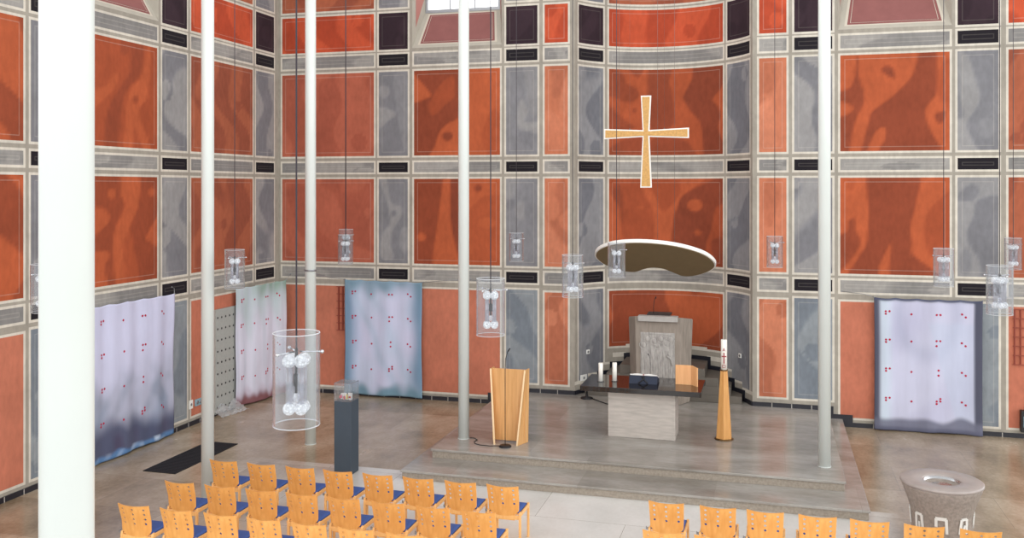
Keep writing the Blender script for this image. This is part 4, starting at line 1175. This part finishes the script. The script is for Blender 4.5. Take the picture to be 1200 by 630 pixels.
# ------------------------------------------------------------------ chairs
def chair_back_mesh():
    N, K = 22, 26; z0, z1 = .355, .825; vs = []
    def hw(z):
        if z > .49: return .205 + .012*(z-.49)/.335
        if z < .415: return .150
        t = (z-.415)/.075; return .150 + .055*(t*t*(3-2*t))
    for layer in (0, 1):
        for j in range(K+1):
            z = z0+(z1-z0)*j/K
            for i in range(N+1):
                x = -1+2*i/N; X = x*hw(z)
                lean = -.185 - .115*max(0,(z-.40)/.425)**1.15
                curve = .042*min(1,max(0,(z-.40)/.2))*x*x
                zz = z + (.010*(1-x*x)*-1 if j == K else 0)
                vs.append((X, lean+curve-(.012 if layer == 0 else 0), zz))
    S = (N+1)*(K+1); fs = []; g = lambda l,j,i: l*S+j*(N+1)+i
    for j in range(K):
        for i in range(N):
            fs.append((g(0,j,i),g(0,j,i+1),g(0,j+1,i+1),g(0,j+1,i))); fs.append((g(1,j,i),g(1,j+1,i),g(1,j+1,i+1),g(1,j,i+1)))
    for j in range(K):
        fs.append((g(0,j,0),g(0,j+1,0),g(1,j+1,0),g(1,j,0))); fs.append((g(0,j,N),g(1,j,N),g(1,j+1,N),g(0,j+1,N)))
    for i in range(N):
        fs.append((g(0,0,i),g(1,0,i),g(1,0,i+1),g(0,0,i+1))); fs.append((g(0,K,i),g(0,K,i+1),g(1,K,i+1),g(1,K,i)))
    o = MB().add(vs, fs).build('tmp_back', M['beech'])
    c = MB()
    for z in (.768,.705,.642,.579):
        for x in (-.148, 0, .148): c.cyl((x,-.5,z),(x,0,z),.0155,n=14)
    co = c.build('tmp_holes', M['beech'])
    bo = o.modifiers.new('b', 'BOOLEAN'); bo.operation = 'DIFFERENCE'; bo.solver = 'EXACT'; bo.object = co
    dgp = bpy.context.evaluated_depsgraph_get()
    me = bpy.data.meshes.new_from_object(o.evaluated_get(dgp))
    bpy.data.objects.remove(o); bpy.data.objects.remove(co)
    me.name = 'backrest'
    for p in me.polygons: p.use_smooth = False
    return me
def chair_proto():
    t = empty('stacking_chair', (0,0,0))
    bo = bpy.data.objects.new('backrest', chair_back_mesh()); COL.objects.link(bo); bo.parent = t
    bo.data.materials.clear(); bo.data.materials.append(M['beech'])
    cu = MB(); N = 10; vs = []
    def prof(x, y): return .462 + .014*(1-(abs(x)/.20)**4)*(1-(abs((y-.035)/.205))**4) - .012*max(0,(y-.18)/.06)
    top = []; 
    for i in range(N+1):
        for j in range(N+1):
            x = -.20+.40*i/N; y = -.168+.408*j/N; top.append((x,y,prof(x,y)))
    S = len(top); vs = top + [(x,y,.440) for x,y,z in top]
    g = lambda l,i,j: l*S+i*(N+1)+j
    fs = []
    for i in range(N):
        for j in range(N):
            fs.append((g(0,i,j),g(0,i+1,j),g(0,i+1,j+1),g(0,i,j+1))); fs.append((g(1,i,j),g(1,i,j+1),g(1,i+1,j+1),g(1,i+1,j)))
    for i in range(N):
        fs += [(g(0,i,0),g(1,i,0),g(1,i+1,0),g(0,i+1,0)), (g(0,i,N),g(0,i+1,N),g(1,i+1,N),g(1,i,N)), (g(0,0,i),g(0,0,i+1),g(1,0,i+1),g(1,0,i)), (g(0,N,i),g(1,N,i),g(1,N,i+1),g(0,N,i+1))]
    seat = MB().box(-.20,.20,-.175,.235,.425,.440).build('seat', M['beech_edge'], t)
    tag(cu.add(vs, fs, 0, True).build('cushion', M['blue'], seat), 'blue seat cushion')
    for sx in (-1, 1):
        a, b = sorted((sx*.203, sx*.232))
        MB().box(a,b,-.205,-.168,0,.40).hexa([(a,-.205,.40),(b,-.205,.40),(b,-.168,.40),(a,-.168,.40),(a,-.192,.455),(b,-.192,.455),(b,-.150,.462),(a,-.150,.462)]).build('leg', M['beech_edge'], t, bevel=0.005)
        MB().box(a,b,.205,.242,0,.462).build('leg', M['beech_edge'], t, bevel=0.005)
        MB().box(a+.004,b-.004,-.168,.205,.40,.448).build('side_rail', M['beech_edge'], t, bevel=0.004)
    MB().box(-.203,.203,-.198,-.176,.365,.42).build('back_rail', M['beech_edge'], t, bevel=0.003)
    MB().box(-.203,.203,.214,.236,.365,.42).build('front_rail', M['beech_edge'], t, bevel=0.003)
    MB().box(-.262,-.233,-.185,-.165,.43,.455).box(-.262,-.252,-.185,-.165,.44,.468).build('row_link', M['grey_metal'], t, bevel=0.002)
    return t
ORD = ['first','second','third','fourth','fifth','sixth','seventh','eighth']
cp_ = chair_proto(); first = True
def put_chair(x, yb, label, group, k):
    global first
    o = cp_ if first else copy_tree(cp_); first = False
    r = random.Random(k*31+7)
    o.location = (x, yb + .30, 0); o.rotation_euler = (0, 0, r.uniform(-.015,.015))
    tag(o, label, 'chair', group)
GL, GR = 'beech chairs in the left block', 'beech chairs in the right block'
XSL = [3.54,4.14,4.745,5.325,5.915,6.505,7.10,7.685]
for ri, (y, rn) in enumerate(((-7.81,'front row'),(-8.82,'middle row'),(-9.74,'rear row'))):
    for i, x in enumerate(XSL):
        where = 'leftmost' if i == 0 else ('rightmost' if i == 7 else f'{ORD[i]} from left')
        put_chair(x - (.01 if ri else 0), y, f'beech chair with blue seat, {where} in the {rn}, left block', GL, ri*10+i)
XSR = [9.815,10.435,10.995,11.59,12.17,12.755,13.35]
for i, x in enumerate(XSR):
    where = 'leftmost' if i == 0 else ('rightmost' if i == 6 else f'{ORD[i]} from left')
    put_chair(x, -7.89, f'beech chair with blue seat, {where} in the front row, right block', GR, 50+i)
for i, x in enumerate((9.87,10.45)):
    put_chair(x, -8.89, f'beech chair with blue seat, {ORD[i]} from left in the second row, right block', GR, 60+i)

# ------------------------------------------------------------------ light, camera
w = bpy.data.worlds.new('daylight'); bpy.context.scene.world = w; w.use_nodes = True
nt = w.node_tree; bg = nt.nodes['Background']
# soft white daylight: horizon band added as fill for unseen nave windows, dim overhead
tc = nt.nodes.new('ShaderNodeTexCoord'); sx = nt.nodes.new('ShaderNodeSeparateXYZ'); nt.links.new(tc.outputs['Generated'], sx.inputs[0])
mr = nt.nodes.new('ShaderNodeMapRange'); mr.inputs['From Min'].default_value = -1.0; mr.inputs['From Max'].default_value = 1.0
nt.links.new(sx.outputs['Z'], mr.inputs['Value'])
rp = nt.nodes.new('ShaderNodeValToRGB'); nt.links.new(mr.outputs['Result'], rp.inputs['Fac'])
rp.color_ramp.elements[0].position = 0.0; rp.color_ramp.elements[0].color = (0.22,0.21,0.20,1)
rp.color_ramp.elements[1].position = 0.90; rp.color_ramp.elements[1].color = (0.30,0.297,0.29,1)
for pos, v in ((0.485,0.25),(0.515,1.0),(0.70,0.95)):
    e = rp.color_ramp.elements.new(pos); e.color = (v, v*0.997, v*0.99, 1)
nt.links.new(rp.outputs['Color'], bg.inputs['Color']); bg.inputs['Strength'].default_value = 1.9

cam = bpy.data.cameras.new('camera'); co = bpy.data.objects.new('camera', cam); COL.objects.link(co)
co.location = (11.07, -19.44, 4.70); co.rotation_euler = (PI/2, 0, math.radians(15.6))
cam.sensor_fit = 'HORIZONTAL'; cam.sensor_width = 36.0; cam.lens = 1091/1200*36.0; cam.shift_y = -95/1200
cam.clip_end = 200; cam.clip_start = 0.05
sc = bpy.context.scene; sc.camera = co
sc.view_settings.view_transform = 'Standard'; sc.view_settings.look = 'None'; sc.view_settings.gamma = 1.0
sc.view_settings.use_curve_mapping = False; sc.view_settings.exposure = 0.55
